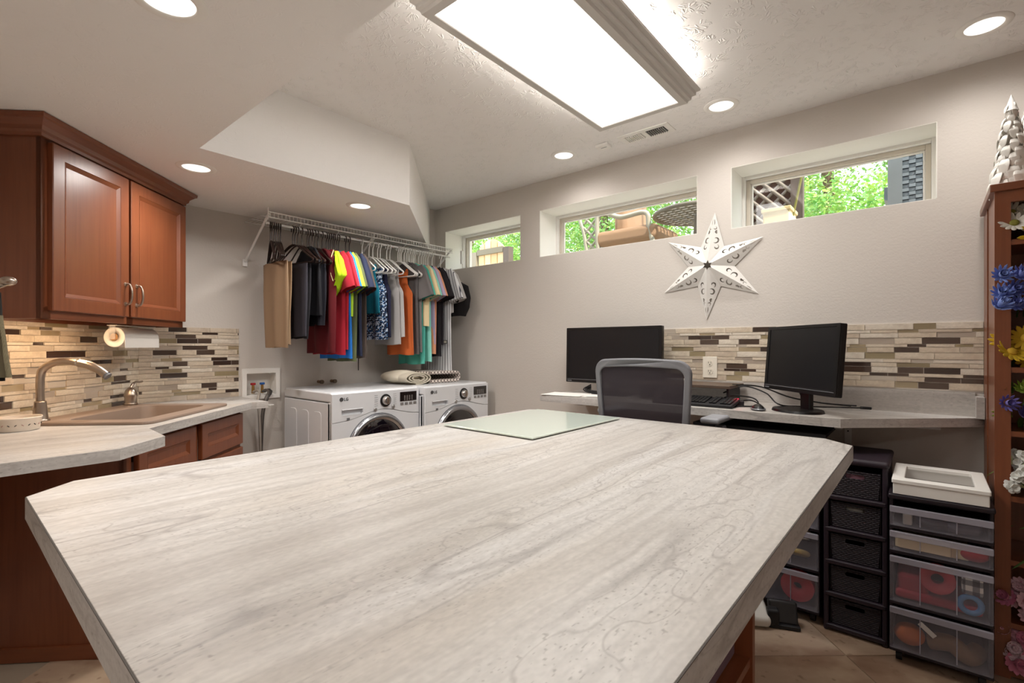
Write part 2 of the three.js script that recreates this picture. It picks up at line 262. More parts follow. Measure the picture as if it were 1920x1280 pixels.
// ------------------------------------------------------------------ corner kitchen on the diagonal wall
function raisedDoor(parent, x0, x1, y0, y1, z, mat, name = 'door') {  // frame with mitred moulding and recessed panel
  const w = x1 - x0, h = y1 - y0, f = 0.06, g = new THREE.Group(); g.name = name; g.position.set((x0 + x1) / 2, (y0 + y1) / 2, z); parent.add(g);
  const o = roundRect(w, h, 0.004), i = [[-w / 2 + f, -h / 2 + f], [-w / 2 + f, h / 2 - f], [w / 2 - f, h / 2 - f], [w / 2 - f, -h / 2 + f]];
  mesh('door_frame', uvm(extrude(shape(o, [i]), 0.018, 0.003), 'y'), mat, g);
  for (const [len, rot, px, py] of [[w - 2 * f, 0, 0, -h / 2 + f], [w - 2 * f, Math.PI, 0, h / 2 - f], [h - 2 * f, Math.PI / 2, w / 2 - f, 0], [h - 2 * f, -Math.PI / 2, -w / 2 + f, 0]]) {
    const p = new THREE.BoxGeometry(len, 0.02, 0.016); const pa = p.attributes.position; for (let k = 0; k < pa.count; k++) { if (pa.getY(k) > 0 && pa.getZ(k) > 0) pa.setZ(k, -0.002); } p.computeVertexNormals(); p.translate(0, 0.01, 0.012); p.rotateZ(rot); p.translate(px, py, 0);
    mesh('moulding', uvm(p, len === w - 2 * f ? 'x' : 'y'), mat, g);
  }
  mesh('door_panel', uvm(box(w - 2 * f, h - 2 * f, 0.008, 0, 0, 0.008), 'y'), mat, g);
  return g;
}
function pull(parent, x, y, z, len, vertical = true) {
  const h = new THREE.Group(); h.name = 'handle'; h.position.set(x, y, z); if (!vertical) h.rotation.z = Math.PI / 2; parent.add(h);
  mesh('grip', tube([[0, -len / 2, 0], [0, -len / 2, 0.018], [0, -len * 0.3, 0.028], [0, 0, 0.031], [0, len * 0.3, 0.028], [0, len / 2, 0.018], [0, len / 2, 0]], 0.0052, 28, 8), M.nickel, h);
  for (const s of [-1, 1]) mesh('rosette', cyl(0.009, 0.011, 0.006, 16).rotateX(Math.PI / 2).translate(0, s * len / 2, 0.003), M.nickel, h);
  h.userData.label = 'curved nickel pull'; return h;
}
{
  const c = thing('wall_cabinet', 'cherry wood two-door wall cabinet above the sink', 'cabinet', DIAG, DTURN); const X0 = -1.045, X1 = -0.085, Y0 = 1.387, Y1 = 2.115, D = 0.31;
  mesh('side_panel', uvm(bx(X0, X0 + 0.018, Y0, Y1, 0.001, D), 'y'), M.wood, c); mesh('side_panel', uvm(bx(X1 - 0.018, X1, Y0, Y1, 0.001, D), 'y'), M.wood, c);
  mesh('body', [uvm(bx(X0 + 0.018, X1 - 0.018, Y0 + 0.034, Y0 + 0.05, 0.001, D)), uvm(bx(X0 + 0.018, X1 - 0.018, Y1 - 0.02, Y1, 0.001, D)), uvm(bx(X0 + 0.018, X1 - 0.018, Y0, Y1, 0.001, 0.012))], M.wood, c);
  mesh('face_frame', [uvm(bx(X0, X0 + 0.045, Y0, Y1, D - 0.018, D), 'y'), uvm(bx(X1 - 0.045, X1, Y0, Y1, D - 0.018, D), 'y'), uvm(bx(X0, X1, Y0, Y0 + 0.045, D - 0.018, D)), uvm(bx(X0, X1, Y1 - 0.04, Y1, D - 0.018, D)), uvm(bx(-0.56, -0.515, Y0, Y1, D - 0.018, D), 'y')], M.wood, c);
  const xm = (X0 + X1) / 2, d1 = raisedDoor(c, X0 + 0.03, xm - 0.008, Y0 + 0.034, Y1 - 0.014, D + 0.001, M.wood), d2 = raisedDoor(c, xm + 0.008, X1 - 0.006, Y0 + 0.034, Y1 - 0.014, D + 0.001, M.wood);
  pull(d1, 0.195, -0.23, 0.02, 0.096); pull(d2, -0.195, -0.23, 0.02, 0.096);
  // crown moulding: front and left return
  const prof = [[0, 0], [0.012, 0], [0.014, 0.012], [0.022, 0.02], [0.026, 0.036], [0.046, 0.056], [0.054, 0.06], [0.056, 0.075], [0, 0.075]];
  const crown = (path, n) => mesh(n, uvm(mv(mitre(prof, path), 0, Y1 - 0.003, 0)), M.wood, c);
  crown([[X0, D, -1, 1], [X1, D, 1, 1]], 'crown'); crown([[X0, 0.002, -1, 0], [X0, D, -1, 1]], 'crown_return'); crown([[X1, D, 1, 1], [X1, 0.002, 1, 0]], 'crown_return');
  // warm light strip under the cabinet
  const u = thing('cabinet_light', 'slim warm light strip under the wall cabinet', 'light strip', DIAG, DTURN); mesh('housing', box(0.5, 0.01, 0.03, -0.77, Y0 + 0.029, 0.2), M.white, u); for (let i = 0; i < 5; i++) mesh('diode', box(0.02, 0.003, 0.02, -0.97 + i * 0.1, Y0 + 0.0225, 0.2), M.glow, u);
  const p = dw(-0.77, 0.2), a = new THREE.RectAreaLight(0xffd6a8, 55, 0.48, 0.025); a.position.set(p[0], Y0 + 0.019, p[1]); a.rotation.set(-Math.PI / 2, 0, DTURN); scene.add(a);
}
const CT = 0.93;
{ // base cabinet, counter, sink
  const b = thing('base_cabinet', 'cherry wood sink base cabinet with drawer fronts', 'cabinet', DIAG, DTURN); const X0 = -1.0, X1 = 0.02, H = CT - 0.042, D = 0.59;
  mesh('end_panel', uvm(bx(X0, X0 + 0.02, 0.0, H, 0.02, D), 'y'), M.wood, b); mesh('base_trim', uvm(bx(X0 - 0.012, X0, 0, 0.055, 0.02, D)), M.wood, b);
  mesh('carcass', uvm(bx(X0 + 0.02, X1, 0.1, H - 0.02, 0.02, 0.05)), M.wood, b); mesh('toe_kick', uvm(bx(X0 + 0.02, X1, 0, 0.1, 0.5, 0.52)), M.wood, b);
  mesh('face_frame', [uvm(bx(X0, X0 + 0.045, 0.1, H, D - 0.02, D), 'y'), uvm(bx(-0.5, -0.455, 0.1, H, D - 0.02, D), 'y'), uvm(bx(X1 - 0.03, X1, 0.1, H, D - 0.02, D), 'y'), uvm(bx(X0, X1, H - 0.03, H, D - 0.02, D)), uvm(bx(X0, X1, 0.64, 0.67, D - 0.02, D)), uvm(bx(X0, X1, 0.1, 0.14, D - 0.02, D))], M.wood, b);
  raisedDoor(b, -0.94, -0.505, 0.68, H - 0.022, D + 0.001, M.wood, 'drawer'); raisedDoor(b, -0.45, 0.01, 0.68, H - 0.022, D + 0.001, M.wood, 'drawer');
  pull(raisedDoor(b, -0.94, -0.505, 0.13, 0.66, D + 0.001, M.wood), 0.17, 0.16, 0.02, 0.096); pull(raisedDoor(b, -0.45, 0.01, 0.13, 0.66, D + 0.001, M.wood), -0.17, 0.16, 0.02, 0.096);
  const k = thing('sink_counter', 'grey-beige travertine laminate counter around the corner sink', 'counter');
  const d = dw(-0.955, 0.66), e = dw(0.01, 0.66), end = dw(-1.62, 0.005);
  const pts = [[XW, CORNER], [XW, -1.365], [-3.17, -1.358], [-3.17, -1.29], e, d, [-2.25, -0.575], [-2.086, -0.405], [-2.086, 0.36], end].map((p) => [p[0], p[1]]);
  pts[0] = dw(0, 0.006); pts[0][0] = XW + 0.005; pts[1][0] += 0.005; const hole = roundRect(0.6, 0.4, 0.06, -0.5, 0.325).map(([x, z]) => dw(x, z));
  mesh('worktop', uvm(slab(pts.slice().reverse(), CT - 0.041, CT, 0.0012, [hole]), 'z'), M.lam, k);
  const strip = (a2, b2) => { const A = V3(a2[0], CT - 0.0205, a2[1]), B = V3(b2[0], CT - 0.0205, b2[1]), L = A.distanceTo(B), g = uvm(box(L + 0.002, 0.0395, 0.003)); g.rotateY(-Math.atan2(B.z - A.z, B.x - A.x)); return mv(g, (A.x + B.x) / 2, A.y, (A.z + B.z) / 2); };
  mesh('edge_band', [strip(pts[2], pts[1]), strip(pts[3], pts[2]), strip(pts[4], pts[3]), strip(pts[5], pts[4]), strip(pts[6], pts[5]), strip(pts[7], pts[6]), strip(pts[8], pts[7])], M.lam, k);
  const s = thing('sink', 'taupe composite drop-in sink in the corner counter', 'sink', [XW, CT, CORNER], DTURN);
  const cx = -0.5, cz = 0.325, rim = extrude(shape(roundRect(0.72, 0.56, 0.045, cx, -cz), [roundRect(0.56, 0.33, 0.06, cx, -cz - 0.03).reverse()]), 0.006, 0.004, 2); rim.rotateX(-Math.PI / 2); rim.translate(0, 0.004, 0); mesh('rim', rim, M.sink, s);
  const rows = [[0.56, 0.33, 0.012], [0.55, 0.32, -0.02], [0.53, 0.3, -0.17], [0.48, 0.26, -0.19], [0.04, 0.03, -0.195]], bp = [], bi = [];
  rows.forEach(([w, h, y], r) => { const q = roundRect(w, h, Math.min(0.06, h / 2.1), cx, cz + 0.03); q.forEach(([x, z]) => bp.push(x, y, z)); if (r) for (let i = 0; i < q.length; i++) { const j = (i + 1) % q.length, o0 = (r - 1) * q.length, o1 = r * q.length; bi.push(o0 + i, o1 + i, o0 + j, o0 + j, o1 + i, o1 + j); } });
  const bg = new THREE.BufferGeometry(); bg.setAttribute('position', new THREE.Float32BufferAttribute(bp, 3)); bg.setIndex(bi); bg.computeVertexNormals(); const basin = mesh('basin', bg, S(0x8f7b6c, 0.45, { side: THREE.DoubleSide }), s); mesh('drain', lathe([[0, 0], [0.035, 0], [0.04, 0.003], [0.043, 0]]), M.nickel, s, [cx, -0.194, cz + 0.03]);
  const f = thing('faucet', 'brushed nickel pull-out faucet at the sink', 'faucet', [...dw(-0.79, 0.1)].reduce((a, v, i) => (a[i * 2] = v, a), [0, CT + 0.012, 0]), YAW + 0.15);
  mesh('base', lathe([[0, 0], [0.034, 0], [0.033, 0.006], [0.027, 0.012], [0.024, 0.05], [0.021, 0.085], [0.02, 0.09], [0, 0.09]]), M.nickel, f);
  mesh('spout', tube([[0, 0.08, 0], [0, 0.19, 0], [0.014, 0.235, 0], [0.06, 0.262, 0], [0.11, 0.266, 0], [0.16, 0.258, 0]], 0.0155, 40, 14), M.nickel, f);
  const hd = mesh('spray_head', tube([[0.155, 0.259, 0], [0.195, 0.248, 0], [0.235, 0.228, 0], [0.265, 0.204, 0]], 0.0185, 20, 14), M.nickel, f); mesh('nozzle', cyl(0.016, 0.0175, 0.012, 16).rotateZ(0.85).translate(0.268, 0.2, 0), M.grey, hd); mesh('collar', cyl(0.0165, 0.0165, 0.012, 18).rotateZ(1.4).translate(0.154, 0.2595, 0), M.chrome, f);
  const q = dw(-0.185, 0.085), h = thing('side_tap', 'nickel single-lever tap at the back of the sink', 'tap', [q[0], CT + 0.012, q[1]], DTURN);
  mesh('base', lathe([[0, 0], [0.034, 0], [0.034, 0.01], [0.029, 0.016], [0.03, 0.045], [0.033, 0.05], [0.033, 0.06], [0.026, 0.085], [0.012, 0.1], [0, 0.103]]), M.nickel, h); mesh('lever', tube([[0, 0.09, 0], [0.012, 0.115, 0], [0.04, 0.128, 0], [0.075, 0.126, 0], [0.095, 0.128, 0]], 0.0065, 20, 8), M.nickel, h);
  const bw = thing('ramekin', 'small white oval dish with pierced flower pattern on the counter', 'dish', [...dw(-0.96, 0.15)].reduce((a, v, i) => (a[i * 2] = v, a), [0, CT, 0]));
  mesh('bowl', lathe([[0, 0.004], [0.062, 0.004], [0.064, 0], [0.068, 0.002], [0.075, 0.048], [0.078, 0.052], [0.076, 0.056], [0.072, 0.054], [0.066, 0.01], [0, 0.008]], 40), S(0xd9cbbb, 0.5), bw);
  for (let i = 0; i < 22; i++) { const a = i / 22 * 6.283; mesh('cutout', box(0.008, 0.002, 0.002).rotateZ((i % 2 ? 0.7 : -0.7)).rotateY(a).translate(Math.sin(a) * 0.0725, 0.026, Math.cos(a) * 0.0725), i % 3 ? M.blackMatt : S(0xb98a86, 0.6), bw); }
  // paper towel roll under the cabinet
  const pr = thing('paper_towel', 'white paper towel roll under the wall cabinet', 'paper towel', [...dw(-0.3, 0.17)].reduce((a, v, i) => (a[i * 2] = v, a), [0, 1.324, 0]), DTURN);
  mesh('roll', lathe([[0.02, -0.14], [0.05, -0.14], [0.053, -0.137], [0.053, 0.137], [0.05, 0.14], [0.02, 0.14], [0.02, -0.14]], 40).rotateZ(Math.PI / 2), M.paper, pr); mesh('core', cyl(0.0195, 0.0195, 0.284, 24, 0, 0, 0).rotateZ(Math.PI / 2), S(0xb98d5f, 0.8), pr); mesh('loose_sheet', box(0.278, 0.05, 0.0015, 0, -0.03, 0.0525), M.paper, pr);
  for (const x of [-0.153, 0.153]) mesh('holder_arm', rb(0.006, 0.075, 0.03, 0.003, x, 0.026, 0), P(0xffffff, 0.1, { transmission: 0.8, thickness: 0 }), pr); mesh('holder_plate', rb(0.312, 0.005, 0.05, 0.002, 0, 0.061, 0), M.white, pr);
  // hanging towel beside the counter
  const hk = dw(-1.53, 0.6), tw = thing('towel_stand', 'brushed metal towel arm with rounded end at the edge of the counter', 'towel stand', [hk[0], 0, hk[1]], YAW);
  mesh('post', cyl(0.011, 0.011, 1.47 - CT, 12, -0.2, (1.47 + CT) / 2, 0), M.nickel, tw); mesh('foot', lathe([[0, 0], [0.07, 0], [0.07, 0.012], [0.02, 0.02], [0, 0.02]]), M.nickel, tw, [-0.2, CT, 0]); mesh('arm', tube([[-0.2, 1.455, 0], [-0.1, 1.468, 0], [-0.03, 1.46, 0], [0.012, 1.472, 0]], 0.011, 20, 10), M.nickel, tw); mesh('finial', new THREE.SphereGeometry(0.018, 20, 14).scale(1.25, 0.8, 1), M.nickel, tw, [0.014, 1.474, 0]);
  const to = thing('hanging_towel', 'dark towel with woven olive edge hanging over the counter', 'towel', [hk[0] - 0.02, 1.17, hk[1] + 0.017], YAW);
  mesh('towel_cloth', garmentBody([[0.27, -0.012, 0.014, 0.014], [0.2, -0.03, 0.018, 0.016], [0.1, -0.06, 0.022, 0.02], [0, -0.08, 0.026, 0.022]], 3, 0.2), S(0x1f1b18, 0.95, { side: THREE.DoubleSide }), to); mesh('woven_edge', garmentBody([[0.2, 0.014, 0.02, 0.01], [0.1, 0.016, 0.034, 0.012], [0.01, 0.018, 0.046, 0.014]], 2, 0.2), S(0x857a5e, 0.95, { bumpMap: clothBump, bumpScale: 0.002, side: THREE.DoubleSide }), to);
}
// a flattened, softly folded tube of cloth: rows of [y, x0, x1, half thickness]
function garmentBody(rows, folds = 4, wob = 1, N = 36) {
  const K = 5, R = []; for (let i = 0; i < rows.length - 1; i++) for (let k = 0; k < K; k++) { const t = k / K, s = t * t * (3 - 2 * t); R.push(rows[i].map((v, j) => v + (rows[i + 1][j] - v) * (j ? s * 0.5 + t * 0.5 : t))); } R.push(rows[rows.length - 1]);
  const p = [], ix = [], uv = [], ph = rr(0, 6.28), top = rows[0][0], len = top - rows[rows.length - 1][0] || 1;
  R.forEach(([y, a, b, t], r) => {
    const m = (a + b) / 2, h = (b - a) / 2, grow = Math.pow((top - y) / len, 0.7) * wob;
    for (let i = 0; i < N; i++) {
      const an = i / N * 6.2832, c = Math.cos(an), s = Math.sin(an), x = m + h * Math.sign(c) * Math.pow(Math.abs(c), 0.8), f = Math.sin(folds * 2.2 * (x - a) / Math.max(0.05, b - a) * 3.1416 / 2 + ph + y * 3) * 0.011 * grow;
      p.push(x, y + 0.004 * Math.sin(x * 30 + ph) * grow, s * t * (0.85 + 0.25 * Math.sin(folds * 1.7 * an + ph)) + f); uv.push(x, y);
    }
    if (r) for (let i = 0; i < N; i++) { const j = (i + 1) % N, o0 = (r - 1) * N, o1 = r * N; ix.push(o0 + i, o0 + j, o1 + i, o0 + j, o1 + j, o1 + i); }
  });
  const g = new THREE.BufferGeometry(); g.setAttribute('position', new THREE.Float32BufferAttribute(p, 3)); g.setAttribute('uv', new THREE.Float32BufferAttribute(uv, 2)); g.setIndex(ix); g.computeVertexNormals(); return g;
}
// ------------------------------------------------------------------ laundry
const font = await new FontLoader().loadAsync('fonts/droid/droid_sans_bold.typeface.json');
{
  const o = thing('laundry_box', 'white recessed washer outlet box with red and blue valves', 'outlet box', [XW, 0, -1.515], Math.PI / 2);     // local x = -world z, local z = world x
  const fr = extrude(shape(roundRect(0.262, 0.22, 0.004), [roundRect(0.2, 0.155, 0.004, 0, -0.004).reverse()]), 0.012, 0.002); mesh('frame', fr, M.white, o, [0, 1.01, 0.003]); mesh('recess', [box(0.2, 0.155, 0.003, 0, 1.006, -0.085), box(0.003, 0.155, 0.085, -0.1, 1.006, -0.0425), box(0.003, 0.155, 0.085, 0.1, 1.006, -0.0425), box(0.2, 0.003, 0.085, 0, 0.929, -0.0425), box(0.2, 0.003, 0.085, 0, 1.083, -0.0425)], M.white, o);
  for (const [x, c] of [[-0.045, 0xb3202a], [0.018, 0x1f5fae]]) { mesh('valve', cyl(0.009, 0.011, 0.06, 12, x, 0.97, -0.02), S(0xb08a4e, 0.3, { metalness: 0.8 }), o); mesh('valve_knob', rb(0.032, 0.016, 0.018, 0.004, x, 1.008, -0.02), S(c, 0.5), o).userData.label = c === 0xb3202a ? 'red valve knob' : 'blue valve knob'; }
  for (const [x, col, dx] of [[-0.045, 0xb7aea4, 0.05], [0.018, 0x6d6660, 0.02], [0.035, 0x4a4542, 0.0]]) {
    const h = thing('washer_hose', 'grey washer hose hanging down from the outlet box', 'hose', [XW, 0, -1.515], Math.PI / 2, 'washer hoses below the outlet box'); mesh('hose', tube([[x, 0.95, -0.02], [x + 0.006, 0.965, 0.03], [x + 0.012, 0.95, 0.06], [x + dx * 0.4 - 0.03, 0.9, 0.085], [x * 0.3 - 0.03, 0.78, 0.08], [x * 0.2 - 0.03 + dx * 0.3, 0.5, 0.06], [-0.04 + dx, 0.2, 0.06], [-0.05 + dx, 0.03, 0.08]], 0.0095, 50, 8), S(col, 0.4, { metalness: 0.3 }), h);
  }
  const tie = thing('cable_tie', 'white strap around the washer hoses', 'strap', [XW, 0.86, -1.54], Math.PI / 2); mesh('strap', new THREE.TorusGeometry(0.034, 0.004, 8, 24).scale(1, 0.8, 1).rotateX(Math.PI / 2).translate(-0.005, 0, 0.08), M.white, tie); mesh('tail', box(0.05, 0.008, 0.002, -0.055, 0, 0.1), M.white, tie);
  for (const z of [-1.95, -2.06]) { const c = thing('pipe_cap', 'small brass pipe stub on the wall behind the washer', 'pipe', [XW, 1.0, z], 0, 'pipe stubs behind the washer'); mesh('stub', cyl(0.012, 0.012, 0.05, 12).rotateZ(Math.PI / 2).translate(0.025, 0, 0), S(0x8b6f55, 0.4, { metalness: 0.7 }), c); mesh('cap', cyl(0.016, 0.016, 0.015, 12).rotateZ(Math.PI / 2).translate(0.055, 0, 0), S(0x6a5a4c, 0.4, { metalness: 0.7 }), c); }
}
function laundryMachine(name, label, z0, z1, xf, panelDark) {
  const W = z0 - z1, H = 0.975, D = xf - (XW + 0.06), g = thing(name, label, 'appliance', [xf, 0, (z0 + z1) / 2], Math.PI / 2);   // local x: -z (to the right), local z: forward
  const h = W / 2;
  mesh('cabinet', [rbx(-h, h, 0.02, 0.905, -D, -0.02, 0.006), rbx(-h, -h + 0.03, 0.02, 0.91, -0.05, 0, 0.008)], M.appliance, g);
  for (const s of [-1, 1]) for (let i = 0; i < 3; i++) mesh('side_rib', mv(extrude(shape(roundRect(0.105, 0.56, 0.03)), 0.002, 0.0015).rotateY(s * Math.PI / 2), s * (h - 0.0005), 0.56, -D + 0.14 + i * 0.17), M.appliance, g);
  mesh('top', [rbx(-h, h, 0.91, H, -D, -0.004, 0.012, 3), rbx(-h + 0.03, h - 0.03, H - 0.006, H + 0.001, -D + 0.03, -0.05, 0.003)], M.appliance, g);
  // front: upper control fascia with a curved lower edge and the lower front with the door opening
  const R = 0.245, cy = 0.56, arc = (r, a0, a1, n = 20) => Array.from({ length: n + 1 }, (_, i) => { const a = a0 + (a1 - a0) * i / n; return [r * Math.cos(a), cy + r * Math.sin(a)]; });
  const curve = []; for (let i = 0; i <= 20; i++) { const x = -h + W * i / 20; curve.push([x, 0.775 + 0.06 * Math.exp(-Math.pow((x - 0.03) / 0.2, 2))]); }
  mesh('control_panel', extrude(shape([...curve.map((p) => [p[0], p[1] + 0.0015]), [h, 0.965], [-h, 0.965]], [[[-h + 0.07, 0.858], [-h + 0.23, 0.858], [-h + 0.229, 0.828], [-h + 0.215, 0.818], [-h + 0.085, 0.818], [-h + 0.07, 0.826]]]), 0.018, 0.002, 1), M.appliance, g, [0, 0, -0.014]);
  mesh('front_panel', extrude(shape([[-h, 0.03], [h, 0.03], ...curve.slice().reverse().map((p) => [p[0], p[1] - 0.0015])], [arc(R, 0, -Math.PI * 2, 48)]), 0.018, 0.003, 2), M.appliance, g, [0, 0, -0.016]);
  const door = new THREE.Group(); door.name = 'door'; door.position.set(0, cy, 0); g.add(door);
  mesh('door_rim', lathe([[0.2, 0.012], [0.215, 0.03], [0.232, 0.034], [0.245, 0.022], [0.25, 0]], 56).rotateX(Math.PI / 2), S(0xa9abb0, 0.22, { metalness: 0.85 }), door); mesh('door_glass', lathe([[0, 0.045], [0.1, 0.042], [0.17, 0.034], [0.2, 0.022], [0.218, 0.016]], 56).rotateX(Math.PI / 2), P(panelDark, 0.07, { clearcoat: 1 }), door); mesh('door_gasket', lathe([[0.24, -0.004], [0.256, -0.002], [0.258, 0.004], [0.246, 0.006]], 56).rotateX(Math.PI / 2), M.blackMatt, door);
  // detergent drawer pocket
  const dr = new THREE.Group(); dr.name = 'detergent_drawer'; dr.position.set(-h + 0.145, 0.84, 0.009); g.add(dr);
  mesh('handle_lip', rb(0.155, 0.006, 0.01, 0.002, 0.005, 0.017, -0.006), M.appliance, dr); mesh('pocket_floor', bx(-0.075, 0.085, -0.022, -0.019, -0.026, -0.002), M.appliance, dr);
  const dial = new THREE.Group(); dial.name = 'dial'; dial.position.set(0.055, 0.895, 0.008); g.add(dial);
  mesh('dial_ring', cyl(0.043, 0.045, 0.006, 36).rotateX(Math.PI / 2).translate(0, 0, 0.003), M.black, dial); mesh('dial_knob', lathe([[0, 0.03], [0.022, 0.03], [0.026, 0.026], [0.033, 0.008], [0.034, 0]], 36).rotateX(Math.PI / 2), S(0xc9c6c3, 0.22, { metalness: 0.85 }), dial); mesh('dial_grip', rb(0.014, 0.05, 0.014, 0.004, 0, 0, 0.03), M.nickel, dial);
  for (const [x, y] of [[-0.03, 0.838], [0.12, 0.845]]) mesh('button', lathe([[0, 0.007], [0.011, 0.007], [0.013, 0.004], [0.014, 0]], 20).rotateX(Math.PI / 2), S(0xbdbbb9, 0.3, { metalness: 0.7 }), g, [x, y, 0.008]);
  const disp = mesh('display', rb(0.15, 0.068, 0.004, 0.002, h - 0.1, 0.91, 0.009), P(0x171113, 0.12, { clearcoat: 1 }), g);
  for (let i = 0; i < 4; i++) for (let j = 0; j < 5; j++) mesh('indicator', box(0.011, 0.004, 0.001, h - 0.135 + i * 0.022, 0.915 - j * 0.0075, 0.0115), S(0x8d8784, 0.5), disp);
  for (let i = 0; i < 4; i++) mesh('button', rb(0.026, 0.019, 0.005, 0.003, h - 0.158 + i * 0.0395, 0.858, 0.009), S(0x9c9a99, 0.35, { metalness: 0.5 }), g);
  for (const sx of [-1, 1]) for (let i = 0; i < 6; i++) mesh('cycle_mark', box(0.028, 0.0022, 0.0006, 0.055 + sx * 0.078, 0.935 - i * 0.0145, 0.0085), S(0xa3a5a8, 0.6), g);
  const lg = new TextGeometry('LG', { font, size: 0.02, depth: 0.0008, curveSegments: 4 }); mesh('brand_lettering', lg, S(0x4e4e50, 0.4), g, [-h + 0.082, 0.918, 0.0085]); mesh('brand_badge', cyl(0.0135, 0.0135, 0.001, 28).rotateX(Math.PI / 2), S(0x4e4e50, 0.4), g, [-h + 0.066, 0.928, 0.0088]);
  mesh('feature_mark', box(0.022, 0.016, 0.0006, -h + 0.115, 0.795, 0.009), S(0x6c6d70, 0.5), g); mesh('energy_label', box(0.032, 0.055, 0.001, h - 0.04, 0.745, 0.004), S(0x77716e, 0.5), g);
  for (const sx of [-1, 1]) for (const z of [-0.06, -D + 0.06]) mesh('foot', cyl(0.018, 0.022, 0.022, 12, sx * (h - 0.06), 0.011, z), M.blackMatt, g);
  return g;
}
laundryMachine('washing_machine', 'white front-load washer beside the outlet box', -1.655, -2.362, -2.93, 0x0e0710); laundryMachine('clothes_dryer', 'white front-load dryer in the corner under the hanging clothes', -2.372, -3.06, -2.87, 0x1a1516);
// blankets: a strip of thick cloth swept along a folded path
function ribbon(path, t, len, bevel = 0.008) {
  const L = [], R = []; path.forEach((p, i) => { const a = path[Math.max(0, i - 1)], b = path[Math.min(path.length - 1, i + 1)], dx = b[0] - a[0], dy = b[1] - a[1], l = Math.hypot(dx, dy) || 1; L.push([p[0] - dy / l * t / 2, p[1] + dx / l * t / 2]); R.push([p[0] + dy / l * t / 2, p[1] - dx / l * t / 2]); });
  return mv(extrude(shape([...L, ...R.reverse()]), len - 2 * bevel, bevel, 3), 0, 0, -len / 2 + bevel);
}
{
  const b = thing('rolled_blanket', 'cream rolled blanket lying on the dryer and washer tops', 'blanket', [-3.25, 0.976, -2.46], Math.PI / 2 - 0.1), p = [];
  for (let i = 0; i <= 130; i++) { const a = i / 130 * 6.2832 * 3.1 - 1.7, r = 0.105 - 0.024 * (i / 130) * 3.1, x = Math.cos(a) * r * (1.25 + 0.0), y = Math.sin(a) * r * 0.44; p.push([x, y]); }
  mesh('cloth', ribbon(p, 0.0085, 0.36, 0.003).rotateY(0.05), S(0xe2d8c4, 0.95, { bumpMap: clothBump, bumpScale: 0.001 }), b, [0, 0.051, 0.03]);
  mesh('outer_wrap', new THREE.SphereGeometry(0.1, 28, 16).scale(1.42, 0.53, 1.95), S(0xe4dac6, 0.95), b, [0, 0.0555, -0.02]);
  const lt = texture([128, 128], [0.07, 0.07], (u, v) => { const q = Math.abs(((u + v) * 2) % 1 - 0.5) * 2, r = Math.abs((((u - v) * 2) % 1 + 1) % 1 - 0.5) * 2, k = Math.min(q, r); return k < 0.16 ? [74, 62, 60] : k < 0.3 ? [190, 175, 168] : [232, 222, 212]; });
  const c = thing('folded_blanket', 'white folded blanket with dark geometric pattern on the dryer', 'blanket', [-3.24, 0.976, -2.73], Math.PI / 2), q = [];
  const half = 0.15; q.push([-half, 0.014], [half - 0.01, 0.014]); for (let i = 1; i < 8; i++) { const a = -Math.PI / 2 + Math.PI * i / 8; q.push([half - 0.01 + 0.036 * Math.cos(a), 0.048 + 0.034 * Math.sin(a)]); } q.push([half - 0.01, 0.082], [-half, 0.086]);
  mesh('cloth', uvm(ribbon(q, 0.026, 0.38, 0.01)), S(0xffffff, 0.95, { map: lt }), c);
}
// ------------------------------------------------------------------ closet shelf, hangers and clothes
const ROD = { x: -3.3, y: 2.085, z0: -1.4, z1: -3.02 };
{
  const s = thing('wire_shelf', 'white wire closet shelf with hanging rod above the washer', 'wire shelf'), y = 2.15, xf = -3.26, r = 0.0032, W = M.wire;
  const z = (z0, z1, x, yy, q = r) => rod(V3(x, yy, z0), V3(x, yy, z1), q);
  mesh('front_rail', z(ROD.z0, ROD.z1, xf, y, 0.0042), W, s); mesh('front_rail', z(ROD.z0, ROD.z1, xf, y - 0.034, 0.0042), W, s); for (const x of [-3.38, -3.52, XW + 0.012]) mesh('back_rail', z(ROD.z0 - (x < -3.6 ? 0 : 0), ROD.z1, x, y - 0.004), W, s);
  const w = []; for (let q = ROD.z0 - 0.012; q > ROD.z1; q -= 0.0254) w.push(rod(V3(xf, y - 0.036, q), V3(xf, y + 0.002, q), 0.002, 5), rod(V3(xf, y + 0.002, q), V3(XW + 0.008, y + 0.002, q), 0.0018, 5)); mesh('deck_wires', w, W, s);
  mesh('hanging_rod', rod(V3(ROD.x, ROD.y, ROD.z0), V3(ROD.x, ROD.y, ROD.z1), 0.008, 10), W, s);
  for (const q of [-1.62, -1.9, -2.2, -2.5, -2.8]) mesh('rod_hook', tube([[xf, y - 0.03, q], [xf - 0.01, y - 0.045, q], [ROD.x + 0.012, ROD.y + 0.012, q], [ROD.x + 0.006, ROD.y - 0.012, q], [ROD.x - 0.01, ROD.y - 0.006, q]], 0.003, 14, 5), W, s);
  for (const q of [ROD.z0 - 0.004, -2.2, ROD.z1 + 0.02]) { const b = mesh('bracket', rod(V3(xf, y - 0.01, q), V3(XW + 0.015, 1.87, q), 0.008, 8), W, s); mesh('wall_clip', rb(0.014, 0.05, 0.03, 0.003, XW + 0.008, 1.86, q), W, b); }
  mesh('end_plate', box(0.004, 0.08, 0.004, xf, y - 0.012, ROD.z0 + 0.002), W, s); mesh('wall_plate', rb(0.02, 0.12, 0.02, 0.003, -3.25, y - 0.06, ROD.z1 - 0.1), W, s);
}
const zAt = (px) => at(px, 430, 'x', ROD.x).z;                  // where along the rod a hook seen at that column hangs
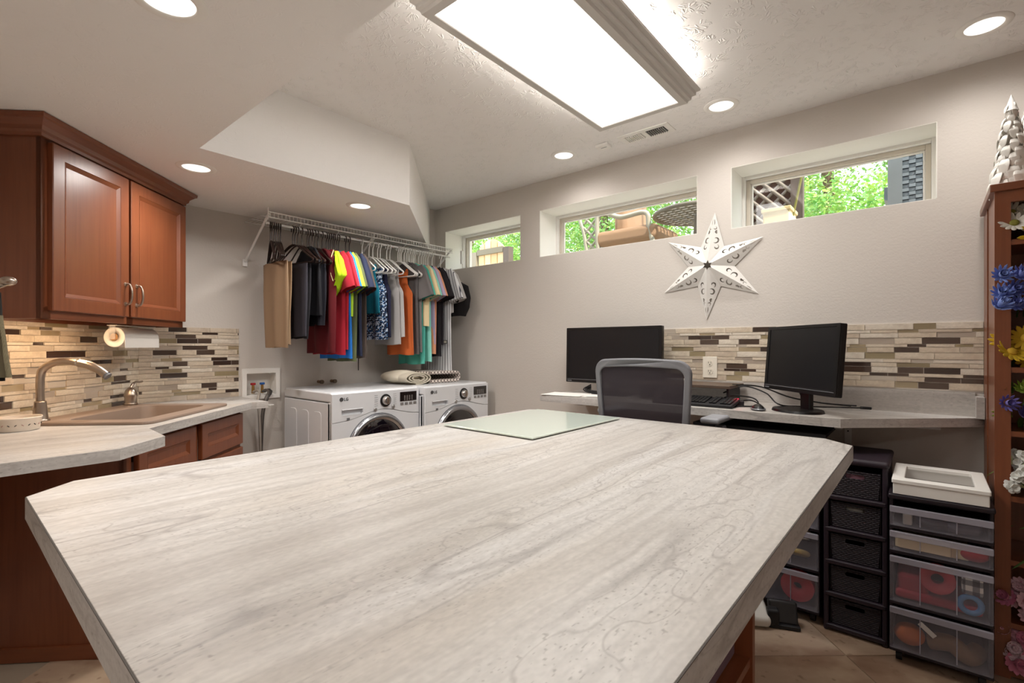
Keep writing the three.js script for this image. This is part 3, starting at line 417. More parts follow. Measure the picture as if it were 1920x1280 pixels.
const hangerGeo = (w, bar, drop = 0.11) => merge([tube([[-0.014, -0.022, 0], [-0.013, 0.004, 0], [0, 0.0165, 0], [0.014, 0.004, 0], [0.012, -0.02, 0], [0, -0.045, 0], [0, -0.115, 0]], 0.0038, 24, 6),
  ...[1, -1].map((q) => tube([[0, -0.11, 0], [q * w * 0.25, -0.125, 0], [q * w * 0.75, -0.11 - drop * 0.75, 0], [q * w, -0.115 - drop, 0], [q * (w - 0.015), -0.13 - drop, 0]], 0.0052, 20, 6)), rod(V3(-w + 0.012, bar - 0.04 - drop, 0), V3(w - 0.012, bar - 0.04 - drop, 0), 0.0042, 6)]);
{
  const dark = hangerGeo(0.205, -0.09), white = hangerGeo(0.2, -0.09), dk = [507, 510, 514, 518, 522, 526, 549, 553, 558, 566, 576, 580, 585, 590, 596, 604, 612, 616, 620, 624, 627, 631, 635, 648, 655], wh = [679, 692, 699, 708, 713, 725, 731, 746, 749, 752, 758, 762, 765, 768, 772, 775, 778, 785, 790, 794, 798, 802, 810, 826];
  for (const [list, geo, m, label, grp] of [[dk, dark, M.hanger, 'dark brown plastic hanger on the closet rod', 'dark hangers on the closet rod'], [wh, white, M.hangerWhite, 'white plastic hanger on the closet rod', 'white hangers on the closet rod']])
    list.forEach((px, i) => { const o = thing('clothes_hanger', label, 'hanger', [ROD.x, ROD.y - 0.006, zAt(px)], rr(-0.1, 0.1) + (px < 530 ? -0.35 : px < 560 ? 0.2 : Math.max(0, px - 770) * 0.003), grp); mesh('frame', geo, m, o); });
  const cloth = (c, o = {}) => S(c, 0.9, { side: THREE.DoubleSide, ...o });
  const tee = (l0, w = 0.2, sl = 1, l = l0 - 0.02) => ({ rows: [[-0.075, -0.05, 0.05, 0.012], [-0.1, -0.11, 0.11, 0.02], [-0.165, -w, w, 0.026], [-0.3, -w + 0.005, w - 0.005, 0.03], [-0.075 - l, -w, w, 0.03]], sleeve: sl, w });
  const tank = (l0, w = 0.15, l = l0 - 0.07) => ({ rows: [[-0.12, -0.085, 0.085, 0.01], [-0.22, -0.1, 0.1, 0.014], [-0.3, -w, w, 0.02], [-0.12 - l, -w - 0.01, w + 0.01, 0.026]], straps: 1, w });
  const pant = (l, w = 0.16) => ({ rows: [[-0.17, -w, w, 0.018], [-0.2, -w, w, 0.024], [-0.35, -w * 0.98, w * 0.98, 0.03], [-0.17 - l, -w * 0.82, w * 0.86, 0.026]], w });
  const stripes = texture([128, 16], [0.2, 0.2], (u) => { const k = (u * 8) % 1; return k < 0.13 ? [66, 68, 78] : [226, 226, 228]; });
  const floral = texture(128, 0.12, (u, v) => { const a = fbm(u, v, 14, 14, 2, 211), b = fbm(u, v, 18, 18, 2, 216); return a > 0.6 ? [200, 214, 232] : b > 0.58 ? [44, 96, 150] : [14, 22, 46]; });
  const G = [ // pixel column of the hook, name, label, cut, colour, extra
    [516, 'trousers', 'khaki trousers folded at the waist on a dark hanger', pant(0.56, 0.17), 0x8c7258], [527, 'trousers', 'second khaki trousers with creased leg on a dark hanger', pant(0.54, 0.15), 0x967b5e],
    [552, 'trousers', 'charcoal trousers hanging beside the khaki pair', pant(0.49, 0.17), 0x33313a], [560, 'trousers', 'black trousers beside the charcoal pair', pant(0.5, 0.16), 0x17161c],
    [578, 'shirt', 'black sports shirt behind the bright green top', tee(0.5, 0.17, 0), 0x0e0e16], [590, 'shirt', 'navy black shorts hanging behind the green top', pant(0.45, 0.16), 0x10101c],
    [604, 'shirt', 'dark red tee with long plain front', tee(0.76, 0.2, 0), 0x5e0713], [616, 'shirt', 'crimson tee with small white chest mark', tee(0.77, 0.2), 0x9c1226],
    [624, 'shirt', 'bright red tee next to the blue tee', tee(0.74, 0.2), 0xb31c2c], [630, 'shirt', 'royal blue sports tee between red and neon', tee(0.8, 0.2), 0x1f79d6], [635, 'shirt', 'neon yellow-green tee with short sleeves', tee(0.5, 0.2), 0xb7e23a],
    [642, 'shirt', 'olive green tee hanging behind the neon tee', tee(0.82, 0.2), 0x5b6240], [648, 'shirt', 'navy blue tee beside the brown tee', tee(0.78, 0.21), 0x232a44], [655, 'shirt', 'brown-grey tee beside the navy tee', tee(0.8, 0.21), 0x4a3f39], [661, 'shirt', 'maroon tee at the end of the dark hangers', tee(0.78, 0.18), 0x6e1024],
    [692, 'tank_top', 'teal strappy tank top beside the floral dress', tank(0.42), 0x0c7a92], [703, 'dress', 'navy dress with blue floral print', tank(0.62, 0.14), 0xffffff, { map: floral }], [712, 'tank_top', 'plain navy tank top beside the floral dress', tank(0.6, 0.14), 0x191a36], [727, 'tank_top', 'light grey ribbed tank top', tank(0.66, 0.14), 0xaaa7a5], [733, 'tank_top', 'pale grey tank top with white binding', tank(0.6, 0.15), 0xb8b5b3],
    [750, 'camisole', 'orange camisole with thin straps', tank(0.74, 0.16), 0xd0672f], [760, 'shirt', 'dark grey tee beside the orange camisole', tee(0.78, 0.17, 0), 0x5a5656], [766, 'shirt', 'mid grey tee next to the mint shirts', tee(0.76, 0.17), 0x74706f], [773, 'shirt', 'turquoise tee with long hem', tee(0.86, 0.16), 0x55b5a6], [777, 'shirt', 'cream tee with folded sleeve', tee(0.55, 0.19), 0xe3cfa4], [784, 'shirt', 'pale mint tee next to the cream tee', tee(0.84, 0.17), 0x93dccf], [790, 'shirt', 'lavender and peach tee beside the mint tee', tee(0.7, 0.17), 0xb3a2bd], [793, 'shirt', 'peach tee behind the black shirts', tee(0.78, 0.17), 0xd59472],
    [797, 'shirt', 'black tee next to the peach tee', tee(0.8, 0.18), 0x151016], [802, 'shirt', 'faded black tee beside the striped jersey', tee(0.7, 0.18), 0x1c161d], [817, 'jersey', 'white pinstriped baseball jersey', tee(0.93, 0.19), 0xffffff, { map: stripes }], [826, 'shirt', 'light grey tee at the end of the rod', tee(0.42, 0.15), 0xbcb8b6], [838, 'top', 'black padded top hanging at the end of the rod', { rows: [[-0.2, -0.1, 0.16, 0.02], [-0.24, -0.13, 0.23, 0.05], [-0.34, -0.12, 0.25, 0.06], [-0.42, -0.1, 0.24, 0.04], [-0.5, -0.04, 0.2, 0.02]], w: 0.2 }, 0x100c0f],
  ];
  for (const [px, name, label, cut, c, o] of G) {
    const g = thing(name, label, 'clothing', [ROD.x, ROD.y - (cut.straps ? 0.085 : name === 'trousers' ? 0.085 : 0.04), zAt(px)], rr(-0.06, 0.06) + Math.max(0, px - 770) * 0.003), m = cloth(c, o);
    mesh('body', garmentBody(cut.rows, 3 + Math.floor(rnd() * 3)), m, g);
    if (cut.sleeve) for (const s of [-1, 1]) { const w = cut.w, q = garmentBody([[0, -0.035, 0.03, 0.012], [-0.06, -0.055, 0.06, 0.026], [-0.17, -0.08, 0.075, 0.034], [-0.28, -0.09, 0.085, 0.034]], 2, 0.6, 24); q.rotateZ(s * 0.3); q.translate(s * (w - 0.035), -0.11, 0); mesh('sleeve', q, m, g); }
    if (cut.straps) for (const s of [-1, 1]) mesh('strap', tube([[s * 0.075, -0.125, 0.004], [s * 0.085, -0.11, 0.008], [s * 0.09, -0.1, 0], [s * 0.085, -0.12, -0.008], [s * 0.08, -0.15, -0.01]], 0.005, 14, 6), m, g);
    if (name === 'jersey') { mesh('hem_label', box(0.11, 0.03, 0.002, 0.12, -0.73, 0.042), S(0x3c3730, 0.7), g); mesh('hem_label_face', box(0.1, 0.02, 0.0024, 0.12, -0.73, 0.0425), S(0xd8d2c4, 0.7), g); }
    if (label.includes('chest mark')) mesh('chest_mark', box(0.022, 0.03, 0.002, 0.12, -0.3, 0.034), M.white, g);
  }
  const z = zAt(607), gp = thing('sports_top', 'crumpled neon green top hanging by one strap', 'clothing', [ROD.x + 0.04, ROD.y, z]);
  mesh('body', garmentBody([[-0.15, 0.12, 0.15, 0.014], [-0.22, 0.1, 0.2, 0.03], [-0.32, 0.13, 0.235, 0.03], [-0.4, 0.06, 0.17, 0.022], [-0.48, -0.02, 0.07, 0.02], [-0.54, -0.08, 0.0, 0.016], [-0.6, -0.085, -0.05, 0.01]], 5, 1.4), cloth(0xb4e012), gp); mesh('strap', tube([[0.13, -0.14, 0.02], [0.115, -0.2, 0.03], [0.12, -0.3, 0.035], [0.14, -0.36, 0.03]], 0.004, 16, 6), cloth(0xd9c69a), gp);
  const cd = thing('pull_cord', 'dark cord dangling below the brown tee', 'cord', [ROD.x + 0.1, 1.0, zAt(658)]); mesh('cord', rod(V3(0, 0.1, 0), V3(0, 0.28, 0), 0.004, 6), M.hanger, cd);
}
// ------------------------------------------------------------------ island
{
  const k = thing('island_table', 'large craft island with grey-beige travertine laminate top', 'island'), H = 0.914, t = 0.054, x0 = -1.752, x1 = -0.207, z0 = -2.262, z1 = -0.142, ch = 0.1;
  const pts = [[x0, z1 - ch], [x0 + ch, z1], [x1 - ch, z1], [x1, z1 - ch], [x1, z0 + ch], [x1 - ch, z0], [x0 + 0.07, z0], [x0, z0 + 0.05]];
  const tt = new THREE.BufferGeometry().copy(uvm(slab(pts, H - t, H, 0.001), 'z')); mesh('tabletop', tt, M.lam, k);
  const edge = (a, b) => { const L = Math.hypot(b[0] - a[0], b[1] - a[1]), g = uvm(box(L + 0.002, t - 0.002, 0.003)); g.rotateY(-Math.atan2(b[1] - a[1], b[0] - a[0])); return mv(g, (a[0] + b[0]) / 2, H - t / 2 - 0.0005, (a[1] + b[1]) / 2); };
  mesh('edge_band', pts.map((p, i) => edge(p, pts[(i + 1) % pts.length])), M.lam, k);
  mesh('edge_seam', pts.map((p, i) => { const q = pts[(i + 1) % pts.length], L = Math.hypot(q[0] - p[0], q[1] - p[1]), g = box(L + 0.003, 0.0014, 0.0036); g.rotateY(-Math.atan2(q[1] - p[1], q[0] - p[0])); return mv(g, (p[0] + q[0]) / 2, H - 0.0012, (p[1] + q[1]) / 2); }), M.seam, k);
  // open shelf unit under the near side and the main cupboard
  for (const z of [-1.13, -0.3]) mesh('upright', uvm(bx(-0.62, -0.28, 0, H - t, z, z + 0.018), 'y'), M.wood, k); mesh('back_panel', uvm(bx(-0.64, -0.62, 0, H - t, -1.13, -0.28), 'y'), M.wood, k);
  for (const y of [0.06, 0.33, 0.6]) mesh('shelf', uvm(bx(-0.62, -0.285, y, y + 0.018, -1.112, -0.3), 'z'), M.wood, k);
  mesh('cupboard', uvm(bx(-1.45, -0.64, 0.0, H - t, -1.75, -0.42), 'y'), M.wood, k);
  const q = thing('storage_bin', 'dusky violet fabric bin on the island shelf', 'bin'); mesh('bin', rbx(-0.59, -0.31, 0.62, 0.8, -1.1, -0.8, 0.01), S(0x6d5560, 0.8), q); mesh('bin_rim', rbx(-0.595, -0.305, 0.795, 0.81, -1.105, -0.795, 0.004), S(0x5d4852, 0.8), q);
  const g = thing('cutting_mat', 'pale green glass cutting board on the island', 'glass board', [-1.41, H, -1.835]); mesh('glass', rb(0.51, 0.008, 0.7, 0.003, 0, 0.008, 0), P(0xdce6da, 0.14, { clearcoat: 0.6 }), g); for (const [x, z] of [[-0.22, -0.31], [0.22, -0.31], [-0.22, 0.31], [0.22, 0.31]]) mesh('foot', cyl(0.01, 0.01, 0.005, 12, x, 0.0025, z), M.blackMatt, g);
}
// ------------------------------------------------------------------ desk along the window wall
const DH = 0.948;
{
  const d = thing('wall_desk', 'counter-height laminate desk along the window wall', 'desk'), zf = -2.655, pts = [[-2.0, ZW], [0.198, ZW], [0.198, -3.11], [-0.3, zf], [-2.0, zf]];
  mesh('desktop', uvm(slab(pts.slice().reverse(), DH - 0.042, DH, 0.001), 'x'), M.lam, d);
  const edge = (a, b) => { const L = Math.hypot(b[0] - a[0], b[1] - a[1]), g = uvm(box(L + 0.002, 0.0405, 0.003)); g.rotateY(-Math.atan2(b[1] - a[1], b[0] - a[0])); return mv(g, (a[0] + b[0]) / 2, DH - 0.0212, (a[1] + b[1]) / 2); };
  mesh('edge_band', [edge(pts[3], pts[4])], M.lam, d); mesh('edge_band', [edge(pts[2], pts[3])], M.lam, d); mesh('edge_band', [edge(pts[4], pts[0])], M.lam, d);
  mesh('upstand', uvm(bx(-1.72, 0.17, DH, 1.06, ZW, ZW + 0.02), 'x'), M.lam, d); mesh('upstand_return', uvm(bx(0.17, 0.198, DH, 1.045, ZW, ZW + 0.1), 'z'), M.lam, d);
  for (const x of [-0.32, -1.75]) { const b = mesh('bracket', [bx(x - 0.015, x + 0.015, DH - 0.06, DH - 0.042, ZW + 0.002, ZW + 0.4), bx(x - 0.015, x + 0.015, DH - 0.4, DH - 0.042, ZW + 0.002, ZW + 0.02)], M.wire, d); mesh('screw', cyl(0.004, 0.004, 0.002, 8).rotateX(Math.PI / 2), M.blackMatt, b, [x, DH - 0.12, ZW + 0.021]); }
  mesh('bracket', bx(-0.16, 0.05, DH - 0.075, DH - 0.045, ZW + 0.002, ZW + 0.02), M.wire, d); mesh('leg', cyl(0.012, 0.012, DH - 0.04, 10, -1.62, (DH - 0.04) / 2, -2.8), M.blackMatt, d);
  mesh('keyboard_tray', bx(-0.98, -0.36, DH - 0.1, DH - 0.085, -3.0, -2.69), M.blackMatt, d);
  // outlet plate on the tiles
  const o = thing('outlet_plate', 'almond double power outlet on the mosaic tiles', 'outlet', [-1.036, 1.146, ZW + 0.0115]); mesh('plate', rb(0.088, 0.132, 0.006, 0.003, 0, 0, 0.003), S(0xeee6d6, 0.4), o);
  for (const y of [0.026, -0.026]) { const s = mesh('socket', mv(extrude(shape(roundRect(0.034, 0.036, 0.014)), 0.002), 0, y, 0.006), S(0xe9e0cf, 0.4), o); for (const x of [-0.007, 0.007]) mesh('slot', box(0.0025, 0.01, 0.001, x, y + 0.004, 0.0085), M.blackMatt, s); mesh('ground_slot', cyl(0.003, 0.003, 0.001, 10).rotateX(Math.PI / 2), M.blackMatt, s, [0, y - 0.009, 0.0085]); }
  // monitors
  function monitor(label, pos, turn, w, h, lift, tilt, base) {
    const g = thing('monitor', label, 'monitor', pos, turn), head = new THREE.Group(); head.name = 'head'; head.position.set(0, lift, 0); head.rotation.x = -tilt; g.add(head);
    mesh('shell', rb(w, h, 0.03, 0.006, 0, h / 2, -0.012), M.black, head); mesh('bezel', extrude(shape(roundRect(w, h, 0.005, 0, h / 2), [roundRect(w - 0.04, h - 0.045, 0.002, 0, h / 2 + 0.006).reverse()]), 0.006, 0.0015), M.black, head, [0, 0, 0.003]);
    mesh('screen', box(w - 0.038, h - 0.042, 0.002, 0, h / 2 + 0.006, 0.006), S(0x0b0b10, 0.38), head); mesh('maker_mark', box(0.035, 0.006, 0.001, -w / 2 + 0.03, 0.011, 0.0112), M.grey, head); mesh('lower_trim', box(w - 0.02, 0.0025, 0.002, 0, 0.022, 0.0105), M.grey, head);
    mesh('neck', rb(0.07, lift + 0.1, 0.025, 0.006, 0, (lift + 0.1) / 2, -0.05), M.black, g); mesh('foot', base === 'oval' ? cyl(0.13, 0.135, 0.012, 40, 0, 0.006, 0).scale(1, 1, 0.8) : rb(0.24, 0.012, 0.18, 0.005, 0, 0.006, -0.03), M.black, g); return g;
  }
  monitor('wide black monitor in front of the bare wall end of the desk', [-1.625, DH, -2.95], 0, 0.715, 0.385, 0.075, 0.02, 'square');
  monitor('angled black monitor on an oval foot at the desk corner', [-0.5, DH, -2.82], -0.78, 0.535, 0.34, 0.095, 0.08, 'oval');
  const rs = thing('monitor_riser', 'dark wood monitor riser behind the keyboard', 'riser', [-1.11, DH, -2.97]); mesh('board', uvm(rb(0.56, 0.018, 0.27, 0.003, 0, 0.1, 0)), S(0x5b4a3d, 0.5), rs); for (const x of [-0.26, 0.26]) mesh('leg', rb(0.012, 0.09, 0.22, 0.002, x, 0.046, 0), M.blackMatt, rs);
  const kb = thing('keyboard', 'black computer keyboard on the desk', 'keyboard', [-1.0, DH, -2.775]); const tilt = new THREE.Group(); tilt.name = 'case'; tilt.rotation.x = 0.16; tilt.position.y = 0.012; kb.add(tilt); mesh('shell', rb(0.44, 0.018, 0.155, 0.005, 0, 0.008, 0), M.blackMatt, tilt);
  const key = rb(0.0165, 0.008, 0.0165, 0.002, 0, 0, 0, 1); for (let r = 0; r < 6; r++) for (let c = 0; c < 22; c++) { if (c === 15 || c === 18) continue; mesh('key', key, M.black, tilt, [-0.2 + c * 0.019, 0.021, -0.06 + r * 0.0215]); }
  const ms = thing('mouse', 'black and silver computer mouse beside the keyboard', 'mouse', [-0.665, DH, -2.745], 0.4); mesh('body', new THREE.SphereGeometry(0.033, 24, 14, 0, 6.2832, 0, 1.6).scale(0.95, 0.95, 1.6), M.black, ms); mesh('silver_band', new THREE.TorusGeometry(0.033, 0.004, 8, 30).rotateX(Math.PI / 2).scale(0.97, 1, 1.62), S(0x9b9da3, 0.3, { metalness: 0.7 }), ms, [0, 0.008, 0]);
  const pp = thing('papers', 'white papers lying at the open end of the desk', 'papers', [-1.85, DH, -2.8], 0.25); [[0, 0, 0], [0.06, 0.01, 0.12], [-0.02, 0.03, -0.1]].forEach(([x, z, a], i) => mesh('sheet', box(0.28, 0.0015, 0.21, x, 0.001 + i * 0.0018, z).rotateY(a), M.paper, pp));
  const hub = thing('usb_hub', 'small black hub with a glowing pink light among the cables', 'hub', [-0.81, DH, -2.86], 0.3); mesh('body', rb(0.09, 0.03, 0.05, 0.006, 0, 0.015, 0), M.blackMatt, hub); mesh('indicator_light', new THREE.SphereGeometry(0.009, 14, 10), S(0xff2a55, 0.4, { emissive: 0xff1840, emissiveIntensity: 1.2 }), hub, [0.015, 0.033, 0.015]);
  const lamp = new THREE.PointLight(0xff2040, 0.003); lamp.position.set(-0.79, DH + 0.05, -2.83); lamp.castShadow = true; scene.add(lamp);
  const C = [[[-0.9, 0.06, -2.95], [-0.8, 0.1, -3.0], [-0.68, 0.07, -2.97], [-0.6, 0.02, -2.9], [-0.5, 0.008, -3.0], [-0.25, 0.012, -3.08]], [[-0.85, 0.11, -2.95], [-0.72, 0.1, -3.02], [-0.58, 0.05, -3.04], [-0.45, 0.03, -3.05], [-0.3, 0.02, -3.06]], [[-0.52, 0.1, -2.95], [-0.5, 0.05, -3.0], [-0.42, 0.03, -3.02], [-0.28, 0.02, -3.09]], [[-0.82, 0.02, -2.86], [-0.75, 0.03, -2.92], [-0.68, 0.02, -2.84], [-0.67, 0.02, -2.79]], [[-0.9, 0.02, -2.85], [-0.84, 0.05, -2.9], [-0.74, 0.04, -2.95], [-0.7, 0.008, -2.88], [-0.78, 0.006, -2.8], [-0.84, 0.006, -2.82]]];
  C.forEach((p, i) => { const c = thing('cable', 'loose black cable lying on the desk around the angled monitor', 'cable', [0, 0, 0], 0, 'desk cables'); mesh('lead', tube(p.map((q) => [q[0], DH + q[1], q[2]]), 0.004, 60, 6), M.black, c); if (i === 0) mesh('plug', rb(0.05, 0.014, 0.016, 0.004, -0.24, DH + 0.012, -3.085), M.black, c); });
  const cc = thing('cable_bundle', 'tangled black cables under the wide monitor', 'cable'); for (let i = 0; i < 4; i++) mesh('lead', tube([[-1.8, DH + 0.06 - i * 0.01, -2.98], [-1.83 + i * 0.02, DH + 0.03, -2.93 + i * 0.01], [-1.76 + i * 0.03, DH + 0.012 + i * 0.004, -2.9], [-1.68, DH + 0.03 + i * 0.005, -2.92], [-1.6, DH + 0.05, -2.98]], 0.004, 40, 6), M.black, cc);
}
// ------------------------------------------------------------------ office chair
{
  const c = thing('office_chair', 'grey office chair with dark mesh back at the desk', 'chair', [-1.12, 0, -2.6]);
  const bk = new THREE.Group(); bk.name = 'backrest'; bk.position.set(0, 0.72, 0.24); bk.rotation.x = 0.06; c.add(bk);
  const rim = (w0, w1, y0, y1, r) => { const q = [[w0, y0]]; for (let i = 0; i <= 10; i++) { const a = i / 10 * Math.PI / 2; q.push([w1 - r + r * Math.cos(a), y1 - r + r * Math.sin(a)]); } for (let i = 0; i <= 10; i++) { const x = (w1 - r) * (1 - i / 5); if (i > 0 && i < 10) q.push([x, y1 + 0.008 * (1 - Math.pow(1 - i / 5, 2))]); } for (let i = 0; i <= 10; i++) { const a = Math.PI / 2 + i / 10 * Math.PI / 2; q.push([-w1 + r + r * Math.cos(a), y1 - r + r * Math.sin(a)]); } q.push([-w0, y0]); for (let i = 1; i < 10; i++) q.push([-w0 + 2 * w0 * i / 10, y0]); return q; };
  const out = rim(0.235, 0.262, 0, 0.49, 0.07), inn = rim(0.205, 0.23, 0.04, 0.448, 0.045);
  const bend = (g) => { const p = g.attributes.position; for (let i = 0; i < p.count; i++) p.setZ(i, p.getZ(i) - 0.5 * p.getX(i) * p.getX(i) + 0.02); g.computeVertexNormals(); return g; };
  const fine = (sh, d, b) => { const g = new THREE.ExtrudeGeometry(sh, { depth: d, bevelEnabled: b > 0, bevelSize: b, bevelThickness: b, bevelOffset: -b, bevelSegments: 3, steps: 1 }); return bend(g); };
  mesh('back_frame', fine(shape(out, [inn.slice().reverse()]), 0.012, 0.008), M.grey, bk); const net = new THREE.PlaneGeometry(0.45, 0.44, 14, 1); net.translate(0, 0.24, 0.006); mesh('mesh_panel', bend(net), S(0x2a2128, 0.75, { side: THREE.DoubleSide, transparent: true, opacity: 0.93 }), bk).userData.label = 'dark see-through mesh';
  mesh('back_spine', rb(0.08, 0.26, 0.03, 0.01, 0, 0.66, 0.25), M.grey, c); mesh('seat', rb(0.5, 0.08, 0.46, 0.035, 0, 0.55, 0.0, 4), S(0x26222a, 0.9), c); mesh('seat_pan', rb(0.4, 0.03, 0.36, 0.01, 0, 0.5, 0), M.blackMatt, c);
  for (const s of [-1, 1]) { const a = mesh('armrest', rb(0.095, 0.03, 0.27, 0.013, s * 0.295, 0.905, -0.02, 3), M.greyLight, c); mesh('arm_post', [rb(0.045, 0.3, 0.06, 0.01, s * 0.305, 0.72, -0.03), rb(0.14, 0.025, 0.06, 0.008, s * 0.25, 0.555, -0.03)], M.grey, c); }
  mesh('gas_column', [cyl(0.025, 0.025, 0.3, 16, 0, 0.36, 0), cyl(0.035, 0.035, 0.18, 16, 0, 0.2, 0)], M.blackMatt, c);
  for (let i = 0; i < 5; i++) { const a = i * 1.2566 + 0.3, l = mesh('base_leg', rb(0.05, 0.035, 0.3, 0.01, 0, 0.1, 0.15).rotateY(a), M.grey, c); mesh('caster', cyl(0.03, 0.03, 0.03, 16).rotateZ(Math.PI / 2).translate(0, 0.03, 0.3).rotateY(a), M.blackMatt, l); }
}
// ------------------------------------------------------------------ star on the wall
{
  const s = thing('star_decoration', 'white pierced metal six-pointed star on the wall', 'wall star', [-1.033, 1.776, ZW + 0.004]), R = 0.335, r = 0.142, p = [], off = THREE.MathUtils.degToRad(85.5), z = 0.07, hole = 0.03;
  const pt = (rad, a, q) => [rad * Math.cos(a), rad * Math.sin(a), q]; const facets = [];
  for (let i = 0; i < 6; i++) { const a = off - i * Math.PI / 3; for (const sd of [-1, 1]) { const v = a + sd * Math.PI / 6, tip = pt(R, a, 0.006), val = pt(r, v, 0.004), ct = pt(hole, a, z), cv = pt(hole * 0.55, v, z - 0.004); const q = sd < 0 ? [ct, cv, val, tip] : [ct, tip, val, cv]; p.push(...q[0], ...q[1], ...q[2], ...q[0], ...q[2], ...q[3]); facets.push([ct, val, tip, sd, cv]); } }
  const white = S(0xe9e6e0, 0.45, { side: THREE.DoubleSide }); 
  for (const [ct, val, tip, sd, cv] of facets) { // each facet is a sheet with scroll-shaped openings cut through it
    const C0 = V3(...ct), A = V3(...tip).sub(C0), B = V3(...val).sub(C0), n = A.clone().cross(B).normalize(), ex = A.clone().normalize(), ey = n.clone().cross(ex); const b2 = V2(B.dot(ex), B.dot(ey)), la = A.length();
    const uv2 = (u, v) => [u * la + v * b2.x, v * b2.y], holes = [], cut = (q, w) => { const L = [], Rr = []; q.forEach((p0, i) => { const a = q[Math.max(0, i - 1)], c = q[Math.min(q.length - 1, i + 1)], dx = c[0] - a[0], dy = c[1] - a[1], l = Math.hypot(dx, dy) || 1, ww = w * Math.sin(Math.PI * (i + 0.6) / (q.length + 0.2)); L.push([p0[0] - dy / l * ww, p0[1] + dx / l * ww]); Rr.push([p0[0] + dy / l * ww, p0[1] - dx / l * ww]); }); holes.push([...L, ...Rr.reverse()]); };
    const curl = (u0, v0, rad, a0, k, w) => { const c = uv2(u0, v0), q = []; for (let i = 0; i <= 9; i++) { const t = i / 9, a = a0 + k * t * 4.4, rd = rad * (1 - 0.6 * t); q.push([c[0] + rd * Math.cos(a), c[1] + rd * Math.sin(a)]); } cut(q, w); };
    curl(0.15, 0.44, 0.018, 0.4, 1, 0.0042); curl(0.33, 0.34, 0.023, 3.6, -1, 0.0052); cut([uv2(0.45, 0.36), uv2(0.5, 0.28), uv2(0.54, 0.3)], 0.0075); curl(0.62, 0.165, 0.012, 0.3, 1, 0.003); cut([uv2(0.71, 0.1), uv2(0.76, 0.1), uv2(0.83, 0.055)], 0.0026);
    const sg = new THREE.ShapeGeometry(shape([[0, 0], [la, 0], [b2.x, b2.y]], holes)), pa = sg.attributes.position; for (let i = 0; i < pa.count; i++) { const q = C0.clone().addScaledVector(ex, pa.getX(i)).addScaledVector(ey, pa.getY(i)); pa.setXYZ(i, q.x, q.y, q.z); } sg.computeVertexNormals();
    const tg = new THREE.BufferGeometry(); tg.setAttribute('position', new THREE.Float32BufferAttribute([...ct, ...cv, ...val], 3)); tg.computeVertexNormals(); mesh('star_facet', [sg, tg], white, s);
  }
}
